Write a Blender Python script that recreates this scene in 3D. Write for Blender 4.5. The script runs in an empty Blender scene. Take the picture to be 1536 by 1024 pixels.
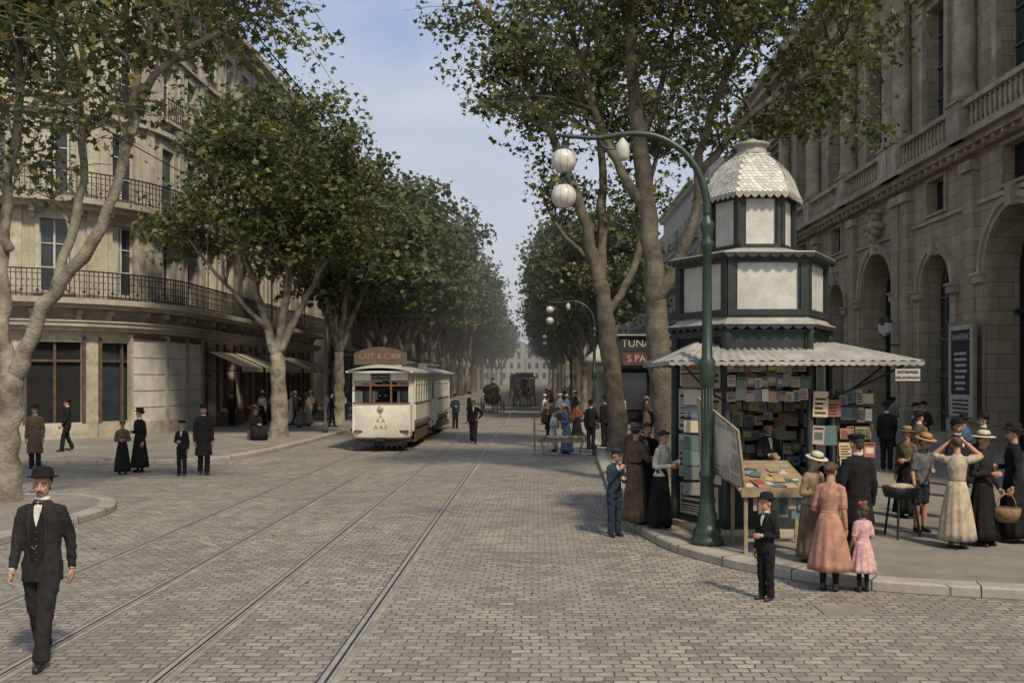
import bpy, math, random
import numpy as np
from mathutils import Vector, Matrix, Quaternion
R=random.Random(11)
scene=bpy.context.scene
COL=scene.collection
# ---------------------------------------------------------------- materials
MATS={}
def nodes_of(name):
    m=bpy.data.materials.new(name); m.use_nodes=True
    nt=m.node_tree; b=nt.nodes['Principled BSDF']
    return m,nt,b
def mixrgb(nt,fac,a,b,mode='MIX'):
    n=nt.nodes.new('ShaderNodeMix'); n.data_type='RGBA'; n.blend_type=mode
    for s,v in ((0,fac),(6,a),(7,b)):
        if isinstance(v,bpy.types.NodeSocket): nt.links.new(v,n.inputs[s])
        elif s==0: n.inputs[0].default_value=v
        else: n.inputs[s].default_value=(*v,1) if len(v)==3 else v
    return n.outputs[2]
def noise_n(nt,scale,detail=4,vec=None,rough=.6):
    n=nt.nodes.new('ShaderNodeTexNoise'); n.inputs['Scale'].default_value=scale; n.inputs['Detail'].default_value=detail
    n.inputs['Roughness'].default_value=rough
    if vec is not None: nt.links.new(vec,n.inputs['Vector'])
    return n.outputs['Fac']
def ramp(nt,src,a,b,ca=(0,0,0),cb=(1,1,1)):
    n=nt.nodes.new('ShaderNodeValToRGB'); nt.links.new(src,n.inputs[0])
    n.color_ramp.elements[0].position=a; n.color_ramp.elements[1].position=b
    n.color_ramp.elements[0].color=(*ca,1); n.color_ramp.elements[1].color=(*cb,1)
    return n.outputs[0]
def objco(nt):
    t=nt.nodes.new('ShaderNodeTexCoord'); return t.outputs['Object']
def bump(nt,b,h,strength,dist=.02):
    n=nt.nodes.new('ShaderNodeBump'); n.inputs['Strength'].default_value=strength; n.inputs['Distance'].default_value=dist
    nt.links.new(h,n.inputs['Height']); nt.links.new(n.outputs[0],b.inputs['Normal'])
def M(name,c1,c2=None,scale=6,rough=.8,metal=0,bs=.3,bd=.01,dirt=.0,spec=.3):
    if name in MATS: return MATS[name]
    m,nt,b=nodes_of(name)
    if c2 is None: c2=tuple(x*.72 for x in c1)
    co=objco(nt); f=noise_n(nt,scale,6,co)
    col=mixrgb(nt,ramp(nt,f,.35,.65),c1,c2)
    if dirt>0:
        g=noise_n(nt,scale*.17,5,co)
        col=mixrgb(nt,ramp(nt,g,.42,.7,(0,0,0),(dirt,)*3),col,tuple(x*.35 for x in c1))
        g=noise_n(nt,scale*2.7,6,co,.75)
        col=mixrgb(nt,ramp(nt,g,.45,.75,(0,0,0),(dirt*.8,)*3),col,tuple(x*.4 for x in c1))
    nt.links.new(col,b.inputs['Base Color'])
    b.inputs['Roughness'].default_value=rough; b.inputs['Metallic'].default_value=metal
    b.inputs['Specular IOR Level'].default_value=spec
    if bs>0: bump(nt,b,noise_n(nt,scale*6,4,co),bs,bd)
    MATS[name]=m; return m
def stone(name,c1,c2,bw=.9,bh=.42,joint=.5,stain=.55,bmp=.5):
    m,nt,b=nodes_of(name); co=objco(nt)
    s=nt.nodes.new('ShaderNodeSeparateXYZ'); nt.links.new(co,s.inputs[0])
    a=nt.nodes.new('ShaderNodeMath'); a.operation='ADD'; nt.links.new(s.outputs[0],a.inputs[0]); nt.links.new(s.outputs[1],a.inputs[1])
    c=nt.nodes.new('ShaderNodeCombineXYZ'); nt.links.new(a.outputs[0],c.inputs[0]); nt.links.new(s.outputs[2],c.inputs[1])
    br=nt.nodes.new('ShaderNodeTexBrick'); nt.links.new(c.outputs[0],br.inputs['Vector'])
    br.inputs['Scale'].default_value=1; br.inputs['Brick Width'].default_value=bw; br.inputs['Row Height'].default_value=bh
    br.inputs['Mortar Size'].default_value=.012; br.inputs['Mortar Smooth'].default_value=.3
    br.inputs['Color1'].default_value=(*c1,1); br.inputs['Color2'].default_value=(*c2,1)
    br.inputs['Mortar'].default_value=(*[x*joint for x in c1],1)
    mp=nt.nodes.new('ShaderNodeMapping'); nt.links.new(co,mp.inputs[0]); mp.inputs['Scale'].default_value=(1.6,1.6,.18)
    st=noise_n(nt,1.3,7,mp.outputs[0],.7)
    col=mixrgb(nt,ramp(nt,st,.42,.72,(0,0,0),(stain,)*3),br.outputs['Color'],tuple(x*.33 for x in c1))
    f2=noise_n(nt,9,6,co,.7)
    col=mixrgb(nt,ramp(nt,f2,.3,.75,(0,0,0),(.45,)*3),col,tuple(x*.6 for x in c2))
    nt.links.new(col,b.inputs['Base Color']); b.inputs['Roughness'].default_value=.9; b.inputs['Specular IOR Level'].default_value=.2
    h=mixrgb(nt,.6,br.outputs['Fac'],noise_n(nt,30,5,co),'SUBTRACT')
    inv=nt.nodes.new('ShaderNodeInvert'); nt.links.new(h,inv.inputs['Color'])
    bump(nt,b,inv.outputs[0],bmp,.02)
    MATS[name]=m; return m
def cobble(name,c1,c2,bw=.185,bh=.115):
    m,nt,b=nodes_of(name); co=objco(nt)
    nz=nt.nodes.new('ShaderNodeTexNoise'); nz.inputs['Scale'].default_value=4.0; nz.inputs['Detail'].default_value=4; nt.links.new(co,nz.inputs['Vector'])
    v=nt.nodes.new('ShaderNodeVectorMath'); v.operation='MULTIPLY_ADD'; nt.links.new(nz.outputs['Color'],v.inputs[0])
    v.inputs[1].default_value=(.13,.10,0); nt.links.new(co,v.inputs[2])
    br=nt.nodes.new('ShaderNodeTexBrick'); nt.links.new(v.outputs[0],br.inputs['Vector'])
    br.inputs['Scale'].default_value=1; br.inputs['Brick Width'].default_value=bw; br.inputs['Row Height'].default_value=bh
    br.inputs['Mortar Size'].default_value=.013; br.inputs['Mortar Smooth'].default_value=1.0; br.inputs['Bias'].default_value=0
    br.inputs['Color1'].default_value=(0,0,0,1); br.inputs['Color2'].default_value=(1,1,1,1); br.inputs['Mortar'].default_value=(.5,.5,.5,1)
    rp=nt.nodes.new('ShaderNodeValToRGB'); nt.links.new(br.outputs['Color'],rp.inputs[0]); e=rp.color_ramp.elements
    e[0].color=(*[x*.7 for x in c2],1); e[1].color=(*[x*1.12 for x in c1],1); q=e.new(.3); q.color=(*c2,1); q=e.new(.7); q.color=(*[x*.9 for x in c1],1)
    # dust lying in some joints
    jd=ramp(nt,noise_n(nt,.9,6,co,.7),.4,.62,(.95,)*3,(.35,)*3)
    mm=nt.nodes.new('ShaderNodeMath'); mm.operation='MULTIPLY'; nt.links.new(jd,mm.inputs[0]); nt.links.new(br.outputs['Fac'],mm.inputs[1])
    col=mixrgb(nt,mm.outputs[0],rp.outputs[0],tuple(x*.30 for x in c2))
    g=noise_n(nt,.28,7,co,.7)
    col=mixrgb(nt,ramp(nt,g,.42,.64,(0,0,0),(.5,)*3),col,tuple(x*.5 for x in c2))
    mp=nt.nodes.new('ShaderNodeMapping'); nt.links.new(co,mp.inputs[0]); mp.inputs['Scale'].default_value=(1.1,.07,1)
    col=mixrgb(nt,ramp(nt,noise_n(nt,1.0,6,mp.outputs[0],.65),.46,.66,(0,0,0),(.5,)*3),col,tuple(x*.55 for x in c1))
    g2=noise_n(nt,1.1,7,co,.75)
    col=mixrgb(nt,ramp(nt,g2,.47,.78,(0,0,0),(.6,)*3),col,tuple(min(1,x*1.3) for x in c1))
    g3=noise_n(nt,30,5,co,.85)
    col=mixrgb(nt,ramp(nt,g3,.38,.70,(0,0,0),(.65,)*3),col,tuple(x*.38 for x in c1))
    nt.links.new(col,b.inputs['Base Color']); b.inputs['Roughness'].default_value=.68; b.inputs['Specular IOR Level'].default_value=.4
    inv=nt.nodes.new('ShaderNodeInvert'); nt.links.new(br.outputs['Fac'],inv.inputs['Color'])
    h=mixrgb(nt,.32,inv.outputs[0],noise_n(nt,13,5,co,.7)); h=mixrgb(nt,.25,h,br.outputs['Color'])
    bump(nt,b,h,1.0,.035)
    MATS[name]=m; return m
def island(name,stops,rough=.7,trans=0,noise=None):
    m,nt,b=nodes_of(name)
    g=nt.nodes.new('ShaderNodeNewGeometry'); r=nt.nodes.new('ShaderNodeValToRGB')
    nt.links.new(g.outputs['Random Per Island'],r.inputs[0])
    e=r.color_ramp.elements
    e[0].position=stops[0][0]; e[0].color=(*stops[0][1],1); e[1].position=stops[-1][0]; e[1].color=(*stops[-1][1],1)
    for p,c in stops[1:-1]:
        x=e.new(p); x.color=(*c,1)
    col=r.outputs[0]
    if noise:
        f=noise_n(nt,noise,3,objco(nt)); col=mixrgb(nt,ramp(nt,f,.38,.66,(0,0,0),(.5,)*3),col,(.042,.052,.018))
    nt.links.new(col,b.inputs['Base Color']); b.inputs['Roughness'].default_value=rough; b.inputs['Specular IOR Level'].default_value=.3
    if trans:
        t=nt.nodes.new('ShaderNodeBsdfTranslucent'); nt.links.new(col,t.inputs[0])
        mx=nt.nodes.new('ShaderNodeMixShader'); mx.inputs[0].default_value=trans
        nt.links.new(b.outputs[0],mx.inputs[1]); nt.links.new(t.outputs[0],mx.inputs[2])
        nt.links.new(mx.outputs[0],nt.nodes['Material Output'].inputs[0])
    MATS[name]=m; return m
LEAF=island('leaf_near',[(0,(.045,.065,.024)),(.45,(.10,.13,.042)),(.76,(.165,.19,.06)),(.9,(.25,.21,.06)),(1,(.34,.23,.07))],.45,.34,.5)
LEAFF=island('leaf_far_hazed',[(0,(.065,.085,.036)),(.5,(.115,.142,.058)),(.85,(.18,.195,.08)),(1,(.25,.20,.08))],.5,.34,.35)  # far leaves: distance haze put into the colour as lighter, duller greens
MAG=island('magazine_covers',[(0,(.5,.46,.36)),(.16,(.08,.11,.15)),(.3,(.42,.34,.22)),(.44,(.25,.06,.04)),(.55,(.55,.51,.42)),(.68,(.05,.06,.06)),(.8,(.12,.2,.17)),(.9,(.46,.30,.1)),(1,(.58,.55,.46))],.5,0)
ROOFS=island('roof_scales',[(0,(.40,.385,.32)),(.5,(.52,.50,.42)),(1,(.64,.61,.51))],.5)
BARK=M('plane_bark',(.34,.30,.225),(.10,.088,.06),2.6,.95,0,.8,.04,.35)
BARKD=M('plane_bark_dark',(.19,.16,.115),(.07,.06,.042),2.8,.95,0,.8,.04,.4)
COB=cobble('cobbles',(.385,.34,.265),(.255,.225,.18))
PAVE=M('pavement_asphalt',(.29,.26,.205),(.20,.18,.145),1.2,.9,0,.5,.015,.55)
KERB=stone('kerb_stone',(.42,.38,.31),(.31,.28,.23),1.1,5,.35,.45,.5)
STL=M('rail_steel',(.46,.43,.37),(.34,.31,.26),5,.35,.35,.1)
GROOVE=M('rail_groove',(.03,.028,.025),None,5,.9)
SLAB=M('rail_setts',(.36,.32,.25),(.2,.18,.145),2.5,.8,0,.4,.01,.5)
WL=stone('wall_left',(.50,.445,.34),(.43,.38,.29),1.6,.5,.75,.58,.25)
WLT=M('trim_left',(.52,.465,.36),(.33,.295,.23),2.5,.9,0,.3,.01,.6)
WR=stone('wall_right',(.47,.385,.265),(.37,.305,.205),1.0,.48,.4,.62,.8)
WRT=M('trim_right',(.53,.44,.31),(.30,.25,.175),1.6,.9,0,.4,.02,.7)
W3=stone('wall_far',(.42,.385,.31),(.35,.32,.26),1.2,.5,.6,.5,.3)
GLASS=M('window_glass',(.02,.024,.026),(.045,.05,.055),.6,.12,0,0,0,0,.6)
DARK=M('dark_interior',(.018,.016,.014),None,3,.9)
IRON=M('iron_dark',(.03,.032,.03),None,8,.6,.2,.1)
SHUT=M('shutter_grey',(.15,.165,.155),(.09,.1,.1),5,.8,0,.3,.01,.4)
SHUTW=M('shutter_white',(.60,.57,.48),(.46,.43,.36),1.5,.7,0,.1,.01,.4)
WOODB=M('wood_brown',(.13,.085,.05),(.07,.045,.028),5,.7,0,.3)
WOODL=M('wood_light',(.36,.28,.17),(.22,.165,.1),6,.7,0,.3,.01,.4)
GREEN=M('lamp_green_paint',(.035,.06,.04),(.02,.034,.026),7,.42,.15,.15,.005,.4,.5)
KGREEN=M('kiosk_green_paint',(.022,.03,.027),(.04,.048,.04),6,.5,0,.2,.005,.3)
KWHITE=M('kiosk_panel',(.60,.58,.51),(.44,.42,.365),2.4,.6,0,.1,.01,.5)
ZINC=M('zinc_roof',(.44,.415,.355),(.28,.265,.225),3,.6,.1,.2,.01,.65)
GLOBE=M('opal_globe',(.60,.58,.52),(.42,.41,.37),9,.3,0,.05,.01,0,.6)
TW=M('tram_white',(.74,.70,.57),(.62,.58,.47),1.5,.4,0,.05,.01,.4,.5)
TB=M('tram_brown',(.20,.10,.05),(.12,.06,.035),4,.5)
PAPER=M('paper',(.52,.48,.39),(.38,.35,.28),5,.8,0,.1,.01,.3)
PRINT=M('print_ink',(.04,.038,.035),None,5,.8)
GOLD=M('gilt_letter',(.42,.28,.1),None,5,.6)
OCHRE=M('board_letter',(.34,.24,.14),None,5,.6)
BOARD=M('board_brown',(.13,.085,.06),(.09,.06,.042),4,.6)
REDB=M('sign_red',(.13,.045,.035),(.09,.03,.03),4,.6)
AWN=M('awning_canvas',(.42,.38,.3),(.28,.25,.2),2,.9,0,.2,.01,.5)
def cloth(n,c): return M('cloth_'+n,c,tuple(x*.6 for x in c),9,.9,0,.35,.01,0,.15)
BLK=cloth('black',(.018,.0165,.016)); CHAR=cloth('charcoal',(.03,.027,.026)); NAVY=cloth('navy',(.03,.042,.065)); BRN=cloth('brown',(.12,.07,.042))
PINK=cloth('rose',(.44,.225,.165)); PINK2=cloth('pale_pink',(.62,.38,.36)); CREAM=cloth('cream',(.48,.39,.28)); WHT=cloth('white',(.60,.565,.48)); TAUPE=cloth('taupe',(.15,.11,.07))
BLUE=cloth('blue',(.09,.135,.23)); RED=cloth('red',(.28,.09,.06)); LBLUE=cloth('light_blue',(.36,.42,.45)); GREY=cloth('grey',(.15,.145,.14)); TAN=cloth('tan',(.30,.22,.14))
STRAW=M('straw',(.40,.23,.11),(.26,.14,.07),20,.8); STRAWL=M('straw_light',(.56,.49,.37),(.42,.36,.26),20,.8)
SKIN=M('skin',(.44,.25,.165),(.36,.19,.125),12,.55,0,.05,.003)
HAIRB=M('hair_dark',(.025,.017,.012),(.05,.032,.02),30,.6); HAIRM=M('hair_brown',(.10,.055,.03),(.05,.03,.018),30,.6)
EYE=M('eye_white',(.5,.46,.4),None,10,.4,0,0); LIP=M('lip',(.28,.10,.08),None,10,.5,0,0)
SHOE=M('shoe_leather',(.02,.016,.013),None,10,.35,0,.1,.01,0,.5)
HORSE=M('horse_coat',(.10,.055,.032),(.06,.035,.02),5,.7)
WICK=M('wicker',(.26,.17,.085),(.14,.09,.045),25,.8)
# ---------------------------------------------------------------- geometry helpers
def frames(path):
    path=[Vector(p) for p in path]; out=[]; 
    t0=(path[1]-path[0]).normalized(); up=Vector((0,0,1)) if abs(t0.z)<.9 else Vector((0,1,0))
    n=(up-t0*up.dot(t0)).normalized()
    for i,p in enumerate(path):
        a=path[max(0,i-1)]; b=path[min(len(path)-1,i+1)]; t=(b-a).normalized()
        n=(n-t*n.dot(t))
        if n.length<1e-5: n=t.orthogonal()
        n.normalize(); out.append((p,t,n,t.cross(n)))
    return out
def tube(path,rad,n=10,cap=.5):
    v=[];f=[]; fr=frames(path); k=len(fr)
    if not isinstance(rad,(list,tuple)): rad=[rad]*k
    for i,(p,t,a,b) in enumerate(fr):
        r=rad[i]
        for j in range(n):
            an=2*math.pi*j/n; v.append(p+a*(math.cos(an)*r)+b*(math.sin(an)*r))
    for i in range(k-1):
        for j in range(n):
            j2=(j+1)%n; f.append((i*n+j,i*n+j2,(i+1)*n+j2,(i+1)*n+j))
    v.append(fr[0][0]-fr[0][1]*rad[0]*cap); v.append(fr[-1][0]+fr[-1][1]*rad[-1]*cap); a=k*n
    for j in range(n):
        j2=(j+1)%n; f.append((a,j2,j)); f.append((a+1,(k-1)*n+j,(k-1)*n+j2))
    return [tuple(x) for x in v],f
def cat(path,rad=None,sub=4):
    P=[Vector(p) for p in path]; o=[]; ro=[]
    for i in range(len(P)-1):
        p0=P[max(0,i-1)];p1=P[i];p2=P[i+1];p3=P[min(len(P)-1,i+2)]
        for s in range(sub):
            t=s/sub; o.append(.5*((2*p1)+(-p0+p2)*t+(2*p0-5*p1+4*p2-p3)*t*t+(-p0+3*p1-3*p2+p3)*t**3))
            if rad: ro.append(rad[i]*(1-t)+rad[i+1]*t)
    o.append(P[-1]); 
    if rad: ro.append(rad[-1]); return o,ro
    return o
def loft(rings,n=20):
    v=[];f=[]
    for r in rings:
        cx,cy,cz,rx,ry=r[:5]; amp=r[5] if len(r)>5 else 0; k=r[6] if len(r)>6 else 9
        for j in range(n):
            a=2*math.pi*j/n; q=1+amp*math.cos(k*a+cz*1.5)+amp*.6*math.cos((k-4)*a+2-cz)
            v.append((cx+math.cos(a)*rx*q,cy+math.sin(a)*ry*q,cz))
    for i in range(len(rings)-1):
        for j in range(n):
            j2=(j+1)%n; f.append((i*n+j,i*n+j2,(i+1)*n+j2,(i+1)*n+j))
    f.append(tuple(range(n-1,-1,-1))); f.append(tuple((len(rings)-1)*n+j for j in range(n)))
    return v,f
def ell(c,r,n=12,m=8):
    if not isinstance(r,(tuple,list)): r=(r,r,r)
    v=[];f=[]
    for i in range(1,m):
        ph=math.pi*i/m
        for j in range(n):
            a=2*math.pi*j/n; v.append((c[0]+r[0]*math.sin(ph)*math.cos(a),c[1]+r[1]*math.sin(ph)*math.sin(a),c[2]+r[2]*math.cos(ph)))
    for i in range(m-2):
        for j in range(n):
            j2=(j+1)%n; f.append((i*n+j,(i+1)*n+j,(i+1)*n+j2,i*n+j2))
    t=len(v); v.append((c[0],c[1],c[2]+r[2])); v.append((c[0],c[1],c[2]-r[2]))
    for j in range(n):
        j2=(j+1)%n; f.append((t,j,j2)); f.append((t+1,(m-2)*n+j2,(m-2)*n+j))
    return v,f
def lathe(prof,n=16,c=(0,0,0),rot=0):
    v=[];f=[]
    for r,z in prof:
        for j in range(n):
            a=2*math.pi*j/n+rot; v.append((c[0]+r*math.cos(a),c[1]+r*math.sin(a),c[2]+z))
    for i in range(len(prof)-1):
        for j in range(n):
            j2=(j+1)%n; f.append((i*n+j,i*n+j2,(i+1)*n+j2,(i+1)*n+j))
    f.append(tuple(range(n-1,-1,-1))); f.append(tuple((len(prof)-1)*n+j for j in range(n)))
    return v,f
BF=[(0,3,2,1),(4,5,6,7),(0,1,5,4),(1,2,6,5),(2,3,7,6),(3,0,4,7)]
def bx(x0,x1,y0,y1,z0,z1):
    return [(x0,y0,z0),(x1,y0,z0),(x1,y1,z0),(x0,y1,z0),(x0,y0,z1),(x1,y0,z1),(x1,y1,z1),(x0,y1,z1)],BF
class MB:
    def __init__(s): s.v=[];s.f=[];s.mi=[];s.sm=[];s.mats=[]
    def add(s,g,mat,smooth=False,T=None):
        v,f=g; o=len(s.v)
        if T is not None: v=[tuple(T@Vector(p)) for p in v]
        s.v.extend([tuple(p) for p in v])
        if mat not in s.mats: s.mats.append(mat)
        k=s.mats.index(mat)
        for q in f: s.f.append(tuple(i+o for i in q)); s.mi.append(k); s.sm.append(smooth)
    def mbox(s,mp,u0,u1,v0,v1,w0,w1,mat,du=None):
        n=1 if not du else max(1,int(math.ceil((u1-u0)/du)))
        V=[];Fc=[]
        for i in range(n+1):
            u=u0+(u1-u0)*i/n
            V+= [mp(u,v0,w0),mp(u,v0,w1),mp(u,v1,w1),mp(u,v1,w0)]
        for i in range(n):
            a=i*4;b=a+4
            for j in range(4):
                j2=(j+1)%4; Fc.append((a+j,b+j,b+j2,a+j2))
        Fc.append((0,1,2,3)); Fc.append((n*4+3,n*4+2,n*4+1,n*4))
        s.add((V,Fc),mat)
    def obj(s,name,loc=(0,0,0),rotz=0,parent=None):
        me=bpy.data.meshes.new(name); me.from_pydata(s.v,[],s.f)
        for m in s.mats: me.materials.append(m)
        me.polygons.foreach_set('material_index',s.mi); me.polygons.foreach_set('use_smooth',s.sm); me.update()
        o=bpy.data.objects.new(name,me); o.location=loc; o.rotation_euler[2]=rotz; COL.objects.link(o)
        if parent: o.parent=parent
        return o
from mathutils import noise as MN
def fuse(geos,voxel,smooth=2,wr=0):
    V=[];Fc=[]
    for v,f in geos:
        o=len(V); V.extend([tuple(p) for p in v]); Fc.extend([tuple(i+o for i in q) for q in f])
    me=bpy.data.meshes.new('tmp'); me.from_pydata(V,[],Fc); ob=bpy.data.objects.new('tmp',me); COL.objects.link(ob)
    m=ob.modifiers.new('r','REMESH'); m.mode='VOXEL'; m.voxel_size=voxel
    if smooth:
        s=ob.modifiers.new('s','SMOOTH'); s.iterations=smooth; s.factor=.5
    dg=bpy.context.evaluated_depsgraph_get(); ev=ob.evaluated_get(dg); em=ev.to_mesh()
    vv=[tuple(x.co) for x in em.vertices]; ff=[tuple(p.vertices) for p in em.polygons]; nn=[tuple(x.normal) for x in em.vertices]
    ev.to_mesh_clear(); bpy.data.objects.remove(ob); bpy.data.meshes.remove(me)
    if wr>0:
        out=[]
        for p,n in zip(vv,nn):
            q=Vector((p[0]*10+p[2]*4,p[1]*10,p[2]*7)); k=wr*(1-abs(MN.noise(q))*3+.4*MN.noise(q*2.3))
            out.append((p[0]+n[0]*k,p[1]+n[1]*k,p[2]+n[2]*k))
        vv=out
    return vv,ff
# ---------------------------------------------------------------- people
ARM={'down':((.045,.03,-.29),(.055,-.04,-.54)),'swf':((.03,-.06,-.28),(.02,-.19,-.49)),'swb':((.045,.10,-.28),(.05,.12,-.53)),
 'fwd':((.05,-.13,-.24),(-.02,-.37,-.2)),'bent':((.07,.03,-.28),(-.07,-.2,-.26)),'akimbo':((.2,.09,-.22),(.02,-.03,-.40)),
 'up':((.2,-.1,.06),(-.02,-.1,.27)),'chin':((.05,-.1,-.27),(-.09,-.22,-.02)),'behind':((.1,.1,-.27),(-.08,.16,-.44)),'book':((.05,-.05,-.28),(-.1,-.27,-.2)),
 'carry':((.05,.0,-.29),(.05,-.14,-.5)),'point':((.2,-.1,-.1),(.3,-.3,-.1))}
def hand(mb,W,dirv,s,k,lod,mat=None,curl=.5):
    d=Vector(dirv).normalized(); inn=Vector((-s,0,0)); inn=(inn-d*inn.dot(d))
    if inn.length<.1: inn=Vector((0,0,-1))-d*Vector((0,0,-1)).dot(d)
    inn.normalize(); thumb=d.cross(inn); 
    if thumb.y>0: thumb=-thumb
    T=Matrix(((thumb.x,d.x,inn.x,W[0]),(thumb.y,d.y,inn.y,W[1]),(thumb.z,d.z,inn.z,W[2]),(0,0,0,1)))
    gs=[tube([(0,-.03,0),(0,.0,0),(0,.03,0)],[.024,.026,.03],8),ell((0,.05,0),(.041,.052,.017),10,8)]
    for x,L,r in ((.03,.072,.0095),(.010,.082,.010),(-.010,.076,.0095),(-.029,.06,.0085)):
        p=Vector((x,.085,0)); path=[Vector((x*.8,.06,0)),p.copy()]; a=0
        for q in (.42,.33,.25):
            a+=curl*(.9 if q>.4 else 1.0); p=p+Vector((x*.05,math.cos(a),math.sin(a)))*L*q; path.append(p.copy())
        gs.append(tube(path,[r,r*1.05,r,r*.92,r*.75],6 if lod else 8,.8))
    gs.append(tube([(.022,.02,.003),(.045,.048,.010),(.052,.075,.02),(.048,.098,.028)],[.014,.013,.011,.009],6 if lod else 8,.8))
    if lod==0: g=fuse(gs,.0042,1); mb.add(g,mat or SKIN,True,T)
    else:
        for g in gs: mb.add(g,mat or SKIN,True,T)
def head(mb,T,lod,hair,hat,kind,mous=False,hatmat=None):
    gs=[ell((0,.008,.205),(.076,.095,.092),16,12),ell((0,-.022,.135),(.058,.066,.078),14,10),ell((0,-.052,.087),(.026,.026,.02),10,8),
        tube([(0,.015,-.05),(0,.012,.03),(0,.005,.11)],[.062,.055,.054],12)]
    gs+=[tube([(0,-.083,.185),(0,-.098,.165),(0,-.112,.142),(0,-.09,.135)],[.009,.010,.014,.010],8),
         tube([(-.045,-.070,.196),(0,-.086,.193),(.045,-.070,.196)],[.008,.010,.008],6),
         ell((0,-.084,.113),(.024,.010,.007),8,6),ell((0,-.080,.103),(.020,.010,.007),8,6),
         ell((.034,-.06,.15),(.02,.02,.022),8,6),ell((-.034,-.06,.15),(.02,.02,.022),8,6)]
    for s in (1,-1): gs.append(ell((s*.079,.012,.165),(.010,.019,.032),8,6))
    if lod==0: mb.add(fuse(gs,.0055,1),SKIN,True,T)
    elif lod==1: mb.add(fuse(gs,.010,1),SKIN,True,T)
    else:
        for g in gs[:5]+gs[-2:]: mb.add(g,SKIN,True,T)
    for s in (1,-1):
        mb.add(ell((s*.031,-.0755,.176),(.0145,.009,.0065),8,6),EYE,True,T)
        mb.add(ell((s*.031,-.082,.176),(.0068,.004,.0064),8,6),HAIRB,True,T)
        mb.add(tube([(s*.012,-.089,.196),(s*.032,-.086,.201),(s*.052,-.072,.195)],[.003,.005,.003],5),hair,True,T)
    mb.add(tube([(-.022,-.086,.1085),(0,-.093,.109),(.022,-.086,.1085)],[.002,.0035,.002],5),LIP,True,T)
    if mous: mb.add(tube([(-.034,-.080,.114),(-.016,-.094,.121),(0,-.097,.121),(.016,-.094,.121),(.034,-.080,.114)],[.002,.006,.005,.006,.002],6),HAIRM,True,T)
    if kind in('woman','girl'):
        mb.add(ell((0,.03,.222),(.09,.098,.09),14,10),hair,True,T)
        mb.add(ell((0,.115 if kind=='woman' else .09,.21),(.05,.045,.05),10,8),hair,True,T)
        if kind=='woman': mb.add(tube([(-.075,-.03,.235),(-.05,-.07,.262),(0,-.088,.272),(.05,-.07,.262),(.075,-.03,.235)],[.022,.026,.028,.026,.022],8),hair,True,T)
        else: mb.add(loft([(0,.05,.07,.075,.045),(0,.05,.15,.085,.06),(0,.03,.22,.086,.08)],14),hair,True,T)
    else:
        mb.add(ell((0,.03,.222),(.082,.092,.083),14,10),hair,True,T)
        mb.add(ell((0,.075,.16),(.06,.04,.06),10,8),hair,True,T)
    hm=hatmat or BLK; Th=T@Matrix.Translation((0,.008,.243))@Matrix.Rotation(-.06,4,'X')
    n=24 if lod<2 else 14
    def L(p,m): mb.add(lathe(p,n),m,True,Th@Matrix.Diagonal((.95,1.12,1,1)))
    if hat=='bowler': L([(.10,.0),(.135,.008),(.142,.018),(.138,.014),(.101,.012),(.099,.05),(.09,.085),(.06,.108),(.0,.114)],hm)
    elif hat=='fedora': L([(.10,-.004),(.15,-.006),(.155,.006),(.15,.004),(.1,.01),(.098,.06),(.093,.1),(.075,.108),(.05,.095),(0,.09)],hm)
    elif hat=='wide': L([(.10,-.004),(.165,-.012),(.18,-.006),(.165,-.0),(.098,.01),(.097,.05),(.085,.085),(.05,.1),(0,.102)],hm); mb.add(lathe([(.0995,.008),(.101,.01),(.100,.034),(.0985,.036)],n),BLK,True,Th@Matrix.Diagonal((.95,1.12,1,1)))
    elif hat=='boater':
        L([(.10,0),(.155,0),(.155,.009),(.098,.009),(.098,.075),(.094,.08),(0,.081)],hm); mb.add(lathe([(.0995,.012),(.101,.014),(.101,.038),(.0995,.04)],n),BLK,True,Th@Matrix.Diagonal((.95,1.12,1,1)))
    elif hat=='cap':
        L([(.092,-.01),(.1,.01),(.115,.035),(.108,.055),(.06,.07),(0,.072)],hm); mb.add(ell((0,-.1,.0),(.06,.055,.008),12,6),hm,True,Th)
    elif hat=='bow':
        for s in (1,-1): mb.add(ell((s*.055,.0,.075),(.06,.02,.04),10,8),hm,True,Th)
        mb.add(ell((0,0,.07),(.02,.02,.02)),hm,True,Th)
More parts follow.
